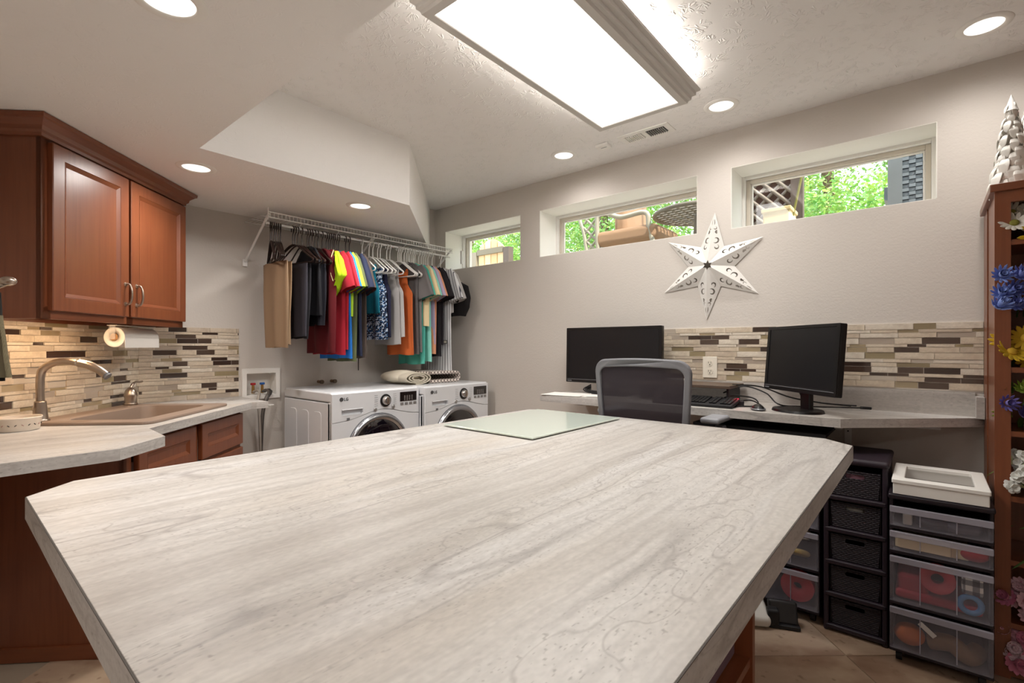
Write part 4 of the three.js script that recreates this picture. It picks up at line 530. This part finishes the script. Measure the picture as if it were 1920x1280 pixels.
// ------------------------------------------------------------------ drawer towers under the desk
{
  const clear = S(0xc4c0cb, 0.25, { transparent: true, opacity: 0.13 }), rim = S(0xc0bcc8, 0.3, { transparent: true, opacity: 0.5 });
  function clearTower(label, x0, x1, zf, zb, hs, y0, top) {
    const g = thing('drawer_tower', label, 'drawers'), fr = []; const t = 0.012; let y = y0;
    mesh('side_panel', rbx(x0, x0 + t, y0 - 0.01, top, zb, zf - 0.03), M.plastic, g); mesh('side_panel', rbx(x1 - t, x1, y0 - 0.01, top, zb, zf - 0.03), M.plastic, g); mesh('top_panel', rbx(x0 - 0.004, x1 + 0.004, top, top + 0.022, zb, zf, 0.008, 2), M.plastic, g); mesh('back_panel', bx(x0 + t, x1 - t, y0, top, zb, zb + 0.006), M.plastic, g);
    for (const h of hs) {
      mesh('rail', rbx(x0, x1, y - 0.016, y, zb, zf - 0.012), M.plastic, g); const d = new THREE.Group(); d.name = 'drawer'; g.add(d); const a = x0 + 0.012, b = x1 - 0.012;
      mesh('drawer_front', extrude(shape(roundRect(b - a + 0.02, h - 0.03, 0.008)), 0.003, 0.001), clear, d, [(a + b) / 2, y + (h - 0.03) / 2, zf - 0.006]); mesh('drawer_lip', rbx(a - 0.01, b + 0.01, y + h - 0.045, y + h - 0.02, zf - 0.004, zf + 0.01, 0.004), rim, d); mesh('drawer_side', bx(a, a + 0.003, y + 0.002, y + h - 0.03, zb + 0.02, zf - 0.008), clear, d); mesh('drawer_side', bx(b - 0.003, b, y + 0.002, y + h - 0.03, zb + 0.02, zf - 0.008), clear, d); mesh('drawer_bottom', bx(a, b, y + 0.001, y + 0.004, zb + 0.02, zf - 0.008), clear, d);
      for (const q of [0.3, 0.68]) mesh('moulded_rib', rbx(a + (b - a) * q - 0.002, a + (b - a) * q + 0.002, y + 0.01, y + h - 0.045, zf - 0.003, zf + 0.001, 0.001), rim, d);
      y += h;
    }
    for (const x of [x0 + 0.03, x1 - 0.03]) for (const z of [zf - 0.05, zb + 0.04]) mesh('caster', cyl(0.022, 0.022, 0.02, 16).rotateZ(Math.PI / 2).translate(x, 0.022, z), M.blackMatt, g);
    return g;
  }
  const R0 = -0.118, R1 = 0.188, ZF = -2.5, ZB = -2.92;
  clearTower('clear four-drawer rolling tower beside the bookcase', R0, R1, ZF, ZB, [0.19, 0.205, 0.1, 0.1], 0.06, 0.66); clearTower('clear rolling drawer tower half hidden by the island edge', -0.72, -0.375, -2.6, -2.98, [0.19, 0.19, 0.19, 0.15], 0.06, 0.78);
  const item = (name, label, cat, geo, mat, pos, rot, extra) => { const t = thing(name, label, cat, pos); const m = mesh('body', geo, mat, t, [0, 0, 0], rot); if (extra) extra(t); return t; };
  const spool = (label, c, pos, r, rot) => item('ribbon_spool', label, 'spool', lathe([[0.02, -0.02], [r, -0.02], [r, -0.016], [r * 0.72, -0.015], [r * 0.72, 0.015], [r, 0.016], [r, 0.02], [0.02, 0.02], [0.02, -0.02]], 30).rotateX(Math.PI / 2), S(c, 0.5), pos, rot, (t) => mesh('ribbon', lathe([[r * 0.7, -0.014], [r * 0.85, -0.013], [r * 0.85, 0.013], [r * 0.7, 0.014]], 30).rotateX(Math.PI / 2), S(0xd98a8a, 0.6), t, [0, 0, 0], rot));
  spool('red ribbon spool in the third clear drawer', 0xb02a36, [0.03, 0.365, ZF - 0.045], 0.055, [-0.2, 0, 0]); item('fabric_stack', 'folded red fabric in the third clear drawer', 'fabric', merge([rb(0.1, 0.1, 0.18, 0.02, -0.055, 0.05, 0), rb(0.26, 0.035, 0.2, 0.012, 0.02, 0.018, 0)]), S(0xa32434, 0.8), [0.01, 0.258, ZF - 0.13]);
  const gm = texture(64, 0.04, (u, v) => { const a = u < 0.5, b = v < 0.5; return a && b ? [30, 30, 34] : a || b ? [120, 118, 120] : [235, 232, 226]; }); item('gingham_ribbon', 'black and white gingham ribbon in the third clear drawer', 'ribbon', uvm(rb(0.06, 0.07, 0.05, 0.006)), S(0xffffff, 0.7, { map: gm }), [0.13, 0.375, ZF - 0.045]); item('blue_roll', 'blue tape ring in the third clear drawer', 'tape', new THREE.TorusGeometry(0.03, 0.01, 10, 24), S(0x4d7fb0, 0.5), [0.125, 0.3, ZF - 0.03]);
  item('wood_sticks', 'cream stack of paper strips in the second clear drawer', 'paper', merge([rb(0.22, 0.05, 0.08, 0.003, 0, 0, 0), rb(0.16, 0.045, 0.03, 0.003, -0.02, 0.005, 0.05)]), S(0xe6d2b0, 0.8), [0.01, 0.486, ZF - 0.075]); item('red_bow', 'red ribbon bundle beside the cream paper strips', 'ribbon', new THREE.SphereGeometry(0.034, 18, 12).scale(1.3, 0.8, 1), S(0xb01c30, 0.6), [0.135, 0.487, ZF - 0.05]);
  for (const [x, c] of [[0.02, 0x3a3440], [0.1, 0x55505c]]) item('ribbon_roll', 'dotted dark ribbon roll in the top clear drawer', 'ribbon', lathe([[0.02, -0.014], [0.06, -0.014], [0.06, 0.014], [0.02, 0.014], [0.02, -0.014]], 30), S(c, 0.5), [x, 0.58, ZF - 0.07]).userData.group = 'dark ribbon rolls'; item('clear_clip', 'small silver clip in the top clear drawer', 'clip', rb(0.03, 0.045, 0.02, 0.006), S(0xc8c4c0, 0.3, { metalness: 0.5 }), [-0.06, 0.583, ZF - 0.025]);
  item('pumpkin', 'orange felt pumpkin in the bottom clear drawer', 'ornament', new THREE.SphereGeometry(0.05, 24, 16).scale(1, 0.8, 1), S(0xc4652a, 0.85), [-0.055, 0.108, ZF - 0.065]); item('burlap_bag', 'brown glitter garland in the bottom clear drawer', 'garland', tube([[-0.02, 0.03, 0], [0.04, 0.05, 0.02], [0.09, 0.02, 0.02], [0.12, 0.03, -0.03]], 0.032, 30, 10), S(0x7a5a3c, 0.8), [0.03, 0.07, ZF - 0.075]); item('price_tag', 'pale paper tag in the bottom clear drawer', 'tag', rb(0.06, 0.018, 0.003, 0.001), M.paper, [0.0, 0.165, ZF - 0.014], [0, 0, -0.7]);
  spool('red spool in the lowest drawer beside the island', 0xc4303c, [-0.47, 0.14, -2.66], 0.07, [0, 0, 0]); spool('white ribbon spool above the gold twine', 0xe4e0d8, [-0.47, 0.385, -2.66], 0.05, [1.2, 0, 0]); item('twine_coil', 'gold twine coil in the middle clear drawer', 'twine', new THREE.TorusGeometry(0.042, 0.012, 10, 28).rotateX(1.1), S(0xb9a060, 0.6), [-0.47, 0.3, -2.65]); item('orange_ball', 'orange wool ball in the lowest drawer beside the island', 'wool', new THREE.SphereGeometry(0.04, 18, 12), S(0xb5713a, 0.9), [-0.6, 0.16, -2.68]);
  // white shadow box on the right tower
  const f = thing('shadow_box', 'white shadow box frame lying on the clear tower', 'frame', [0.035, 0.683, -2.68]); const fw = 0.29, fd = 0.36; mesh('frame_front', extrude(shape(roundRect(fw, fd, 0.006), [roundRect(fw - 0.08, fd - 0.1, 0.008).reverse()]), 0.012, 0.002).rotateX(-Math.PI / 2), M.white, f, [0, 0.045, 0]); mesh('frame_body', extrude(shape(roundRect(fw - 0.008, fd - 0.008, 0.004), [roundRect(fw - 0.06, fd - 0.08, 0.004).reverse()]), 0.042).rotateX(-Math.PI / 2), M.white, f, [0, 0.001, 0]); mesh('backing', box(fw - 0.05, 0.003, fd - 0.06, 0, 0.004, 0), S(0x8d877f, 0.8), f); mesh('glass', box(fw - 0.07, 0.002, fd - 0.09, 0, 0.046, 0), P(0xffffff, 0.3, { transmission: 1, thickness: 0, specularIntensity: 0.3 }), f);
  // five-drawer woven tower
  const b = thing('woven_drawer_tower', 'dark plum five-drawer woven plastic tower under the desk', 'drawers'), x0 = -0.358, x1 = -0.126, zf = -2.6, zb = -2.95, H = 0.785, n = 5, dh = (H - 0.06) / n, wv = S(0x241a22, 0.5, { bumpMap: weave, bumpScale: 0.004 });
  mesh('side_frame', rbx(x0, x0 + 0.02, 0, H - 0.02, zb, zf, 0.006), M.plum, b); mesh('side_frame', rbx(x1 - 0.02, x1, 0, H - 0.02, zb, zf, 0.006), M.plum, b); mesh('top_panel', rbx(x0 - 0.006, x1 + 0.006, H - 0.03, H, zb - 0.004, zf + 0.008, 0.014, 3), M.plum, b); mesh('back_panel', bx(x0 + 0.02, x1 - 0.02, 0.01, H - 0.03, zb, zb + 0.006), M.plastic, b);
  for (let i = 0; i < n; i++) {
    const y = 0.01 + i * dh; mesh('rail', rbx(x0 + 0.004, x1 - 0.004, y, y + 0.022, zb, zf + 0.002, 0.007, 2), M.plum, b); const d = new THREE.Group(); d.name = 'drawer'; b.add(d), d.position.set((x0 + x1) / 2, y + 0.022 + (dh - 0.03) / 2, zf - 0.018); const w = x1 - x0 - 0.05, h = dh - 0.03;
    mesh('drawer_front', uvm(extrude(shape([[-w / 2 + 0.008, -h / 2], [w / 2 - 0.008, -h / 2], [w / 2, h / 2], [-w / 2, h / 2]], [roundRect(0.07, 0.02, 0.009, 0, h / 2 - 0.024).reverse()]), 0.005, 0.001)), wv, d); mesh('drawer_tub', [bx(-w / 2, -w / 2 + 0.004, -h / 2, h / 2, -0.3, 0), bx(w / 2 - 0.004, w / 2, -h / 2, h / 2, -0.3, 0), bx(-w / 2, w / 2, -h / 2, -h / 2 + 0.004, -0.3, 0)], M.plastic, d);
    if (i > 2) mesh('contents', new THREE.SphereGeometry(0.034, 14, 10).scale(1.4, 0.7, 1), S(i === 4 ? 0xd9a0b4 : 0xe2dfda, 0.8), d, [0.0, 0.02, -0.05]);
  }
  // things on the floor beside the towers
  const p = thing('sewing_pedal', 'white foot pedal lying on the floor by the drawers', 'pedal', [-0.66, 0, -2.5], 0.5); mesh('body', rb(0.16, 0.05, 0.22, 0.02, 0, 0.06, 0, 3).rotateX(0.3), S(0xd8d3cb, 0.5), p); mesh('base', rb(0.15, 0.03, 0.2, 0.01, 0, 0.015, 0), S(0xcdc7be, 0.5), p); mesh('tread', rb(0.05, 0.03, 0.05, 0.008, 0.01, 0.1, 0.03), S(0xa8a196, 0.6), p);
  const q = thing('tool_case', 'small black plastic tool pouch on the floor by the drawers', 'pouch', [-0.5, 0, -2.5], 0.4); mesh('pouch', rb(0.12, 0.1, 0.04, 0.012, 0, 0.062, 0, 3).rotateX(-0.3), S(0x2b2a2c, 0.35), q); mesh('flap', rb(0.05, 0.07, 0.05, 0.012, -0.045, 0.05, 0.01), M.blackMatt, q); mesh('stand', rb(0.13, 0.02, 0.06, 0.006, 0, 0.01, 0), M.blackMatt, q);
}
// ------------------------------------------------------------------ bookcase with flower bunches
{
  const b = thing('bookcase', 'tall cherry wood bookcase filled with artificial flowers', 'bookcase'), x0 = 0.2, x1 = 1.0, zf = -2.67, zb = ZW + 0.17, H = 1.905;
  mesh('side_panel', uvm(bx(x0 + 0.004, x0 + 0.024, 0, H - 0.03, zb, zf - 0.02), 'y'), M.wood, b); mesh('side_panel', uvm(bx(x1 - 0.02, x1, 0, H - 0.03, zb, zf - 0.02), 'y'), M.wood, b); mesh('rear_unit', uvm(bx(x0, x0 + 0.018, 0, H - 0.03, ZW + 0.015, zb - 0.004), 'y'), M.wood, b); mesh('back_panel', uvm(bx(x0 + 0.02, x1 - 0.02, 0, H - 0.03, zb, zb + 0.008), 'y'), M.wood, b); mesh('top_board', uvm(rbx(x0 - 0.014, x1 + 0.014, H - 0.03, H, ZW + 0.015, zf + 0.012, 0.003)), M.wood, b);
  mesh('stile', uvm(bx(x0, x0 + 0.045, 0, H - 0.03, zf - 0.02, zf), 'y'), M.wood, b); mesh('stile', uvm(bx(x1 - 0.045, x1, 0, H - 0.03, zf - 0.02, zf), 'y'), M.wood, b); mesh('header', uvm(bx(x0 + 0.045, x1 - 0.045, H - 0.075, H - 0.03, zf - 0.02, zf)), M.wood, b);
  const ys = [0.215, 0.455, 0.7, 0.95, 1.195, 1.44, 1.685]; for (const y of [0.03, ...ys]) mesh('shelf', uvm(bx(x0 + 0.024, x1 - 0.02, y - 0.02, y, zb + 0.008, zf - 0.003)), M.wood, b);
  const petal = (l, w, cup) => { const g = new THREE.SphereGeometry(0.5, 8, 6).scale(w, 0.004, l); const p = g.attributes.position; for (let i = 0; i < p.count; i++) { const z = p.getZ(i) + l / 2; p.setXYZ(i, p.getX(i), p.getY(i) + cup * z * z / l, z); } g.computeVertexNormals(); return g; };
  const bloom = (n, l, w, cup, layers = 1) => { const q = []; for (let k = 0; k < layers; k++) for (let i = 0; i < n; i++) { const g = petal(l * (1 - k * 0.22), w, cup + k * 0.5); g.rotateX(-k * 0.35); g.rotateY((i + k * 0.5) / n * 6.2832); g.translate(0, k * l * 0.06, 0); q.push(g); } return merge(q); };
  const leaf = petal(0.07, 0.022, -0.6), green = [S(0x45622a, 0.7), S(0x5f7f33, 0.7)];
  const daisy = bloom(13, 0.036, 0.013, 0.3), lily = bloom(7, 0.05, 0.02, 1.0), pom = bloom(12, 0.034, 0.011, 0.9, 3), hyd = bloom(5, 0.02, 0.02, 0.15, 2), peony = bloom(12, 0.05, 0.026, 0.45, 4);
  const bunch = (label, y, dx, blooms, geo, mats, eye, o = {}) => {
    const g = thing('flower_bunch', label, 'flowers', [x0 + 0.14 + dx, y, zf - 0.07]);
    for (let i = 0; i < 9; i++) mesh('leaf', leaf, green[i % 2], g, [rr(-0.09, 0.12), rr(0.04, 0.14), rr(-0.06, 0.05)], [rr(-1.2, 0.3), rr(-3, 3), rr(-0.5, 0.5)]);
    mesh('stems', [0, 1, 2, 3].map((i) => tube([[i * 0.02 - 0.03, 0.004, -0.08], [i * 0.02 - 0.03, 0.06, -0.03], [rr(-0.06, 0.06), 0.1, 0]], 0.003, 10, 5)), green[0], g);
    for (let i = 0; i < blooms; i++) { const m = mesh('blossom', geo, mats[i % mats.length], g, o.dome ? [rr(-0.1, 0.1), 0.03 + rr(0, 0.13), (o.z ?? 0.035) + rr(-0.03, 0.03)] : [-0.095 + (i % 4) * 0.05 + rr(-0.012, 0.012), (o.y ?? 0.05) + Math.floor(i / 4) * 0.055 + rr(-0.012, 0.012), (o.z ?? 0.035) + rr(-0.02, 0.03)], [rr(0.9, 1.5), rr(-0.4, 0.4), rr(-0.5, 0.5)]); m.scale.setScalar(o.s ?? 1); if (eye) mesh('flower_eye', new THREE.SphereGeometry(0.011, 12, 8).scale(1, 0.6, 1), eye, m, [0, 0.004, 0]); }
    return g;
  };
  const eyeG = S(0x7d7a2c, 0.8), eyeY = S(0xc9a02c, 0.8), C = (...c) => c.map((q) => P(q, 0.8, { side: THREE.DoubleSide, transmission: 0.25, thickness: 0 }));
  bunch('white daisies with green eyes on the top shelf', ys[6], 0, 8, daisy, C(0xf2eee4, 0xe8e2d4), eyeG, { s: 1.35 }); bunch('yellow lilies beside the white daisies', ys[6], 0.07, 4, lily, C(0xf0cf1e), null, { y: 0.02, z: 0.05 }); bunch('blue and violet blossoms spilling from the second shelf', ys[5] - 0.05, -0.035, 12, pom, C(0x8ea6e8, 0x7f8fdc, 0x8a6fc0, 0xa9c0f2), null, { z: 0.085, y: 0.04, s: 1.1 });
  bunch('large yellow blossoms on the third shelf', ys[4], 0, 8, daisy, C(0xd9b514, 0xc9a212), eyeY, { s: 1.5 }); bunch('lime green and violet flowers on the fourth shelf', ys[3], 0, 10, pom, C(0x9db53c, 0x7c6fc0, 0x6f8f2e), null, {}); bunch('white and pale lime hydrangeas on the fifth shelf', ys[2], -0.01, 46, hyd, C(0xf0efea, 0xe4eabc, 0xf4f4ee), null, { s: 1.25, z: 0.055, dome: 1 });
  const fern = thing('fern_sprig', 'green fern sprays on a lower bookcase shelf', 'greenery', [x0 + 0.12, ys[1], zf - 0.06]); for (let i = 0; i < 16; i++) mesh('frond', leaf, green[i % 2], fern, [rr(-0.06, 0.1), rr(0.03, 0.16), rr(-0.03, 0.05)], [rr(-1.5, 1), rr(-3, 3), rr(-0.8, 0.8)]).scale.set(0.4, 1, 1.5);
  bunch('dense pink chrysanthemums on a low shelf', ys[0], -0.01, 18, peony, C(0xeea6c0, 0xdf86aa, 0xf4cbd8), null, { s: 0.75, z: 0.045, dome: 1 }); bunch('pale pink peonies on the lowest shelf', 0.03, -0.01, 12, peony, C(0xf4bccd, 0xe890ae, 0xf8dce4), null, { s: 0.95, z: 0.045, dome: 1 });
  // white scaly trees on top
  function scaleTree(label, x, z, h, r) {
    const t = thing('ornament_tree', label, 'ornament', [x, H, z]), sc = petal(0.06, 0.04, -0.4), wq = []; const n = Math.floor(h / 0.026);
    mesh('core', new THREE.ConeGeometry(r * 0.75, h * 0.97, 24).translate(0, h * 0.485, 0), S(0xd9d1c4, 0.8), t);
    for (let k = 0; k < n; k++) { const f = k / n, rad = r * (1 - f) * 0.72 + 0.004, m = Math.max(5, Math.round(r * 170 * (1 - f))); for (let i = 0; i < m; i++) { const a = (i + (k % 2) * 0.5) / m * 6.2832 + rr(-0.18, 0.18), g = sc.clone(), s = 0.5 + 0.55 * (1 - f) * rr(0.8, 1.25); const ti = rr(0.55, 0.95), dy = f * h * 0.93 + 0.045 + rr(-0.006, 0.006); g.scale(s, s * 2, s); g.rotateX(ti); g.translate(0, dy, rad); g.rotateY(a); wq.push(g); } }
    mesh('branches', wq, S(0xf4f1ea, 0.75, { side: THREE.DoubleSide }), t); mesh('tip', new THREE.ConeGeometry(0.022, 0.07, 14).translate(0, h + 0.0, 0), S(0xf8f6f0, 0.7), t);
  }
  scaleTree('small white scaly tabletop tree on the bookcase', 0.258, -2.8, 0.35, 0.062); scaleTree('tall white scaly tabletop tree on the bookcase', 0.345, -2.95, 0.46, 0.11);
}
// ------------------------------------------------------------------ garden behind the windows
{
  const GY = 1.9, lawn = structure('garden_ground'); mesh('patio', bx(-16, 8, GY - 0.3, GY, -22, ZW - 0.36), S(0xb9ad98, 0.9), lawn); mesh('earth_bank', bx(-16, 8, -0.2, GY - 0.3, -22, ZW - 0.37), S(0x6b5a48, 0.95), lawn);
  const leafMat = new THREE.MeshPhysicalMaterial({ color: 0xffffff, vertexColors: true, roughness: 0.7, transmission: 0.35, thickness: 0, side: THREE.DoubleSide });
  function foliage(n, R, seed, base, ls = 1) { // clusters of small leaves inside a crown
    const p = [], c = [], k = []; for (let i = 0; i < 26; i++) { const a = rr(0, 6.28), e = rr(-0.8, 1.2), q = Math.pow(rnd(), 0.4); k.push([Math.cos(a) * Math.cos(e) * R[0] * q, Math.sin(e) * R[1] * q, Math.sin(a) * Math.cos(e) * R[2] * q, rr(0.25, 0.5) * Math.min(...R)]); }
    for (let i = 0; i < n; i++) { const q = k[i % 26], d = V3(rr(-1, 1), rr(-1, 1), rr(-1, 1)).normalize().multiplyScalar(q[3] * Math.pow(rnd(), 0.35)), o = V3(q[0], q[1], q[2]).add(d), u = V3(rr(-1, 1), rr(-0.6, 0.6), rr(-1, 1)).normalize(), v = V3(rr(-1, 1), rr(-1, 1), rr(-1, 1)).cross(u).normalize(), s = rr(0.022, 0.05) * ls, w = s * 0.55, A = o.clone().addScaledVector(u, -s), B = o.clone().addScaledVector(v, w), C = o.clone().addScaledVector(u, s), D = o.clone().addScaledVector(v, -w); p.push(...A.toArray(), ...B.toArray(), ...C.toArray(), ...A.toArray(), ...C.toArray(), ...D.toArray()); const t = rr(0.75, 1.25), h = rnd(), col = [base[0] * t * (0.8 + 0.5 * h), base[1] * t, base[2] * t * (1.1 - 0.5 * h)]; for (let m = 0; m < 6; m++) c.push(...col); }
    const g = new THREE.BufferGeometry(); g.setAttribute('position', new THREE.Float32BufferAttribute(p, 3)); g.setAttribute('color', new THREE.Float32BufferAttribute(c, 3)); g.computeVertexNormals(); return g;
  }
  const T = [[-9.5, -9.5, 3.6, 2.2], [-7.3, -10.5, 3.9, 2.1], [-5.2, -9.2, 3.5, 1.9], [-3.2, -10.5, 4.1, 2.2], [-1.2, -9.4, 3.7, 2.0], [0.9, -10.4, 4.0, 2.1], [2.9, -9.6, 3.7, 2.0], [-11.8, -8.2, 3.3, 2.0]], TL = ['maple behind the wooden gate', 'tall tree left of the patio furniture', 'bushy tree behind the patio chair', 'broad tree behind the patio table', 'sunlit tree beyond the lattice', 'full tree behind the wicker screen', 'tree at the far right of the garden', 'tree at the far end of the fence'];
  T.forEach(([x, z, h, r], i) => { const t = thing('garden_tree', 'leafy green ' + TL[i], 'tree', [x, GY, z]); mesh('trunk', tube([[0, -0.05, 0], [0.06, h * 0.3, 0.03], [-0.04, h * 0.6, 0], [0.05, h * 0.9, 0.05]], 0.09, 16, 8), S(0x5d4a3a, 0.9), t); mesh('foliage', foliage(15000, [r, h * 0.5, r * 0.8], i, i % 3 === 1 ? [0.3, 0.52, 0.14] : [0.24, 0.46, 0.12]), leafMat, t, [0, h * 0.62, 0]); });
  [[-5.4, -5.9, 'shrub with pale blossoms beside the wooden gate'], [-2.9, -6.8, 'low shrub behind the patio chair'], [-0.6, -6.4, 'low shrub beyond the lattice']].forEach(([x, z, l], i) => { const s = thing('garden_shrub', 'green ' + l, 'shrub', [x, GY, z]); mesh('foliage', foliage(6000, [0.9, 0.55, 0.6], i, [0.26, 0.5, 0.12], 0.7), leafMat, s, [0, 0.5, 0]); mesh('stem', cyl(0.03, 0.04, 0.4, 8, 0, 0.2, 0), S(0x5d4a3a, 0.9), s); });
  // wooden gate seen in the first window
  const zg = -4.6, gL = at(899, 480, 'z', zg), gR = at(947, 470, 'z', zg), gT = at(922, 449, 'z', zg).y, gw = gR.x - gL.x, gt = thing('wooden_gate', 'weathered arched wooden gate seen through the small window', 'gate', [gL.x, GY, zg]), pw = gw / 4;
  for (let i = 0; i < 4; i++) { const xa = i * pw + 0.008, xb = (i + 1) * pw - 0.008, top = (x) => gT - GY - 0.13 * Math.pow((x - gw / 2) / (gw / 2), 2); const pts = [[xa, 0.04], [xb, 0.04]]; for (let k = 4; k >= 0; k--) { const x = xa + (xb - xa) * k / 4; pts.push([x, top(x)]); } mesh('plank', extrude(shape(pts), 0.02, 0.002), S([0xd9b98c, 0xe0c59c, 0xd2b083, 0xdcbb92][i], 0.85), gt); }
  const ry = at(920, 472, 'z', zg).y - GY; mesh('cross_rail', bx(0, gw, ry - 0.035, ry + 0.035, 0.02, 0.05), S(0x77705f, 0.85), gt); mesh('cross_rail', bx(0, gw, 0.08, 0.15, 0.02, 0.05), S(0x77705f, 0.85), gt); mesh('gate_post', bx(gw + 0.01, gw + 0.1, 0, ry + 0.02, -0.04, 0.05), S(0x5c524b, 0.9), gt); mesh('gate_post', bx(-0.1, -0.01, 0, 0.6, -0.04, 0.05), S(0x8a8272, 0.9), gt);
  // patio chair and table in the middle window
  const zc = -4.05, fr = S(0xaaa79a, 0.5), cush = S(0xd4ad8c, 0.9, { bumpMap: clothBump, bumpScale: 0.002 }), A = (px, py, z = zc) => at(px, py, 'z', z);
  const ch = thing('patio_chair', 'cast metal patio chair with tan cushions outside the middle window', 'patio chair'); const c0 = A(1130, 470), c1 = A(1245, 440), top = A(1135, 398).y, seat = A(1180, 432).y;
  mesh('seat_cushion', rb(c1.x - c0.x, 0.14, 0.5, 0.05, (c0.x + c1.x) / 2, seat - 0.07, zc - 0.1, 4), cush, ch); mesh('back_cushion', rb(0.13, 0.4, 0.46, 0.05, c0.x + 0.2, seat + 0.16, zc - 0.18, 4).rotateZ(0), cush, ch);
  const lat = []; const bx0 = A(1103, 430).x, bx1 = A(1136, 430).x; for (let i = 0; i < 6; i++) { const y = seat - 0.2 + i * 0.1; lat.push(rod(V3(bx0 + 0.03, y, zc + 0.12), V3(bx1, y + 0.16, zc + 0.12), 0.012, 6), rod(V3(bx1, y, zc + 0.12), V3(bx0 + 0.03, y + 0.16, zc + 0.12), 0.012, 6)); } mesh('lattice_back', lat, fr, ch); mesh('back_rail', tube([[bx0 + 0.08, seat - 0.3, zc + 0.12], [bx0 + 0.03, seat, zc + 0.12], [bx0 - 0.03, top + 0.04, zc + 0.12], [bx1, top + 0.08, zc + 0.1]], 0.018, 24, 8), fr, ch);
  const a0 = A(1133, 404), a1 = A(1222, 404), a2 = A(1229, 430), a3 = A(1240, 450); mesh('arm', tube([[a0.x + 0.01, a0.y - 0.35, zc + 0.13], [a0.x, a0.y - 0.1, zc + 0.13], [a0.x + 0.04, a0.y, zc + 0.13], [(a0.x + a1.x) / 2, a1.y + 0.0, zc + 0.13], [a1.x, a1.y, zc + 0.13], [a2.x, a2.y, zc + 0.13], [a3.x, a3.y - 0.1, zc + 0.13]], 0.022, 50, 8), fr, ch); for (const x of [c0.x + 0.05, c1.x - 0.05]) mesh('leg', rod(V3(x, GY, zc + 0.1), V3(x, seat - 0.1, zc + 0.1), 0.018, 8), fr, ch);
  const tb = thing('patio_table', 'round dark lattice-top patio table outside the middle window', 'patio table', [A(1303, 410).x, GY, zc - 0.1]), ty = A(1270, 402).y - GY; const tr = []; for (let i = -5; i <= 5; i++) { const q = i * 0.065, w = Math.sqrt(Math.max(0, 0.36 * 0.36 - q * q)); tr.push(rod(V3(-w, ty, q), V3(w, ty, q), 0.011, 5), rod(V3(q, ty, -w), V3(q, ty, w), 0.011, 5)); } const dk = S(0x7a756b, 0.55); mesh('lattice_top', tr, dk, tb); mesh('table_rim', new THREE.TorusGeometry(0.36, 0.018, 8, 48).rotateX(Math.PI / 2), dk, tb, [0, ty, 0]); mesh('pedestal', cyl(0.04, 0.06, ty, 14, 0, ty / 2, 0), dk, tb); mesh('foot', cyl(0.22, 0.25, 0.03, 24, 0, 0.015, 0), dk, tb); mesh('umbrella_pole', cyl(0.022, 0.022, 0.9, 12, 0.0, ty + 0.45, 0), S(0x9a6a48, 0.6), tb);
  // lattice, box and wicker panel in the last window
  const zl = -4.2, l0 = at(1405, 380, 'z', zl), l1 = at(1498, 380, 'z', zl), lt = thing('lattice_panel', 'brown wooden lattice panel outside the right window', 'lattice', [l0.x - 0.1, GY, zl]), lw = l1.x - l0.x + 0.1, lh = 1.1, sl = []; for (let i = -9; i < 12; i++) { const d = i * 0.1; const p0 = Math.max(0, -d), p1 = Math.min(lh, lw - d); if (p1 > p0) sl.push(rod(V3(d + p0, p0, 0), V3(d + p1, p1, 0), 0.014, 4), rod(V3(lw - d - p0, p0, 0.012), V3(lw - d - p1, p1, 0.012), 0.014, 4)); }
  mesh('slats', sl, S(0x8b8177, 0.8), lt).userData.kind = 'stuff'; mesh('frame_post', bx(lw - 0.05, lw + 0.03, 0, lh, -0.03, 0.03), S(0x544840, 0.8), lt); mesh('backing_board', bx(0, lw, 0, lh, -0.08, -0.06), S(0x6a4a3c, 0.9), lt);
  const bxp = at(1434, 420, 'z', -3.85), bxq = at(1484, 388, 'z', -3.85), pb = thing('planter_box', 'cream planter box in front of the lattice', 'planter', [(bxp.x + bxq.x) / 2, GY, -3.9]); const bh = bxq.y - GY, bw = bxq.x - bxp.x; mesh('box', rb(bw, bh, 0.22, 0.01, 0, bh / 2, 0), S(0xd8c79a, 0.8), pb); mesh('rim', rb(bw + 0.02, 0.03, 0.24, 0.008, 0, bh - 0.015, 0), S(0xd2bf90, 0.8), pb); mesh('sprout', tube([[bw / 2, bh - 0.05, 0], [bw / 2 + 0.03, bh + 0.1, 0], [bw / 2 + 0.06, bh + 0.25, 0]], 0.008, 10, 6), S(0x7a7a3c, 0.8), pb);
  const w0 = at(1657, 380, 'z', -3.78), w1 = at(1770, 370, 'z', -3.78), wk = thing('wicker_chair', 'dark grey wicker patio chair back close to the right window', 'wicker chair', [w0.x, GY, -3.78]), ww = w1.x - w0.x, wm = S(0x8c98a4, 0.6); mesh('post', bx(0.02, 0.09, 0, 0.85, -0.04, 0.02), S(0x848d95, 0.5), wk);
  const st = []; for (let r = 0; r < 34; r++) for (let q = 0; q < 9; q++) st.push(box(ww / 9 * 0.98, 0.019, 0.008, 0.09 + ww / 9 * (q + 0.5), 0.01 + r * 0.0235, (q + r) % 2 ? 0.006 : -0.003)); mesh('woven_strands', st, wm, wk).userData.kind = 'stuff'; mesh('inner_panel', bx(0.09, 0.09 + ww, 0, 0.82, -0.03, -0.012), S(0x4a525c, 0.8), wk); mesh('seat', bx(0, ww, 0.28, 0.36, -0.5, -0.03), wm, wk); for (const x of [0.03, ww]) mesh('leg', bx(x - 0.02, x + 0.02, 0, 0.3, -0.5, -0.46), wm, wk);
}
renderer.render(scene, camera);
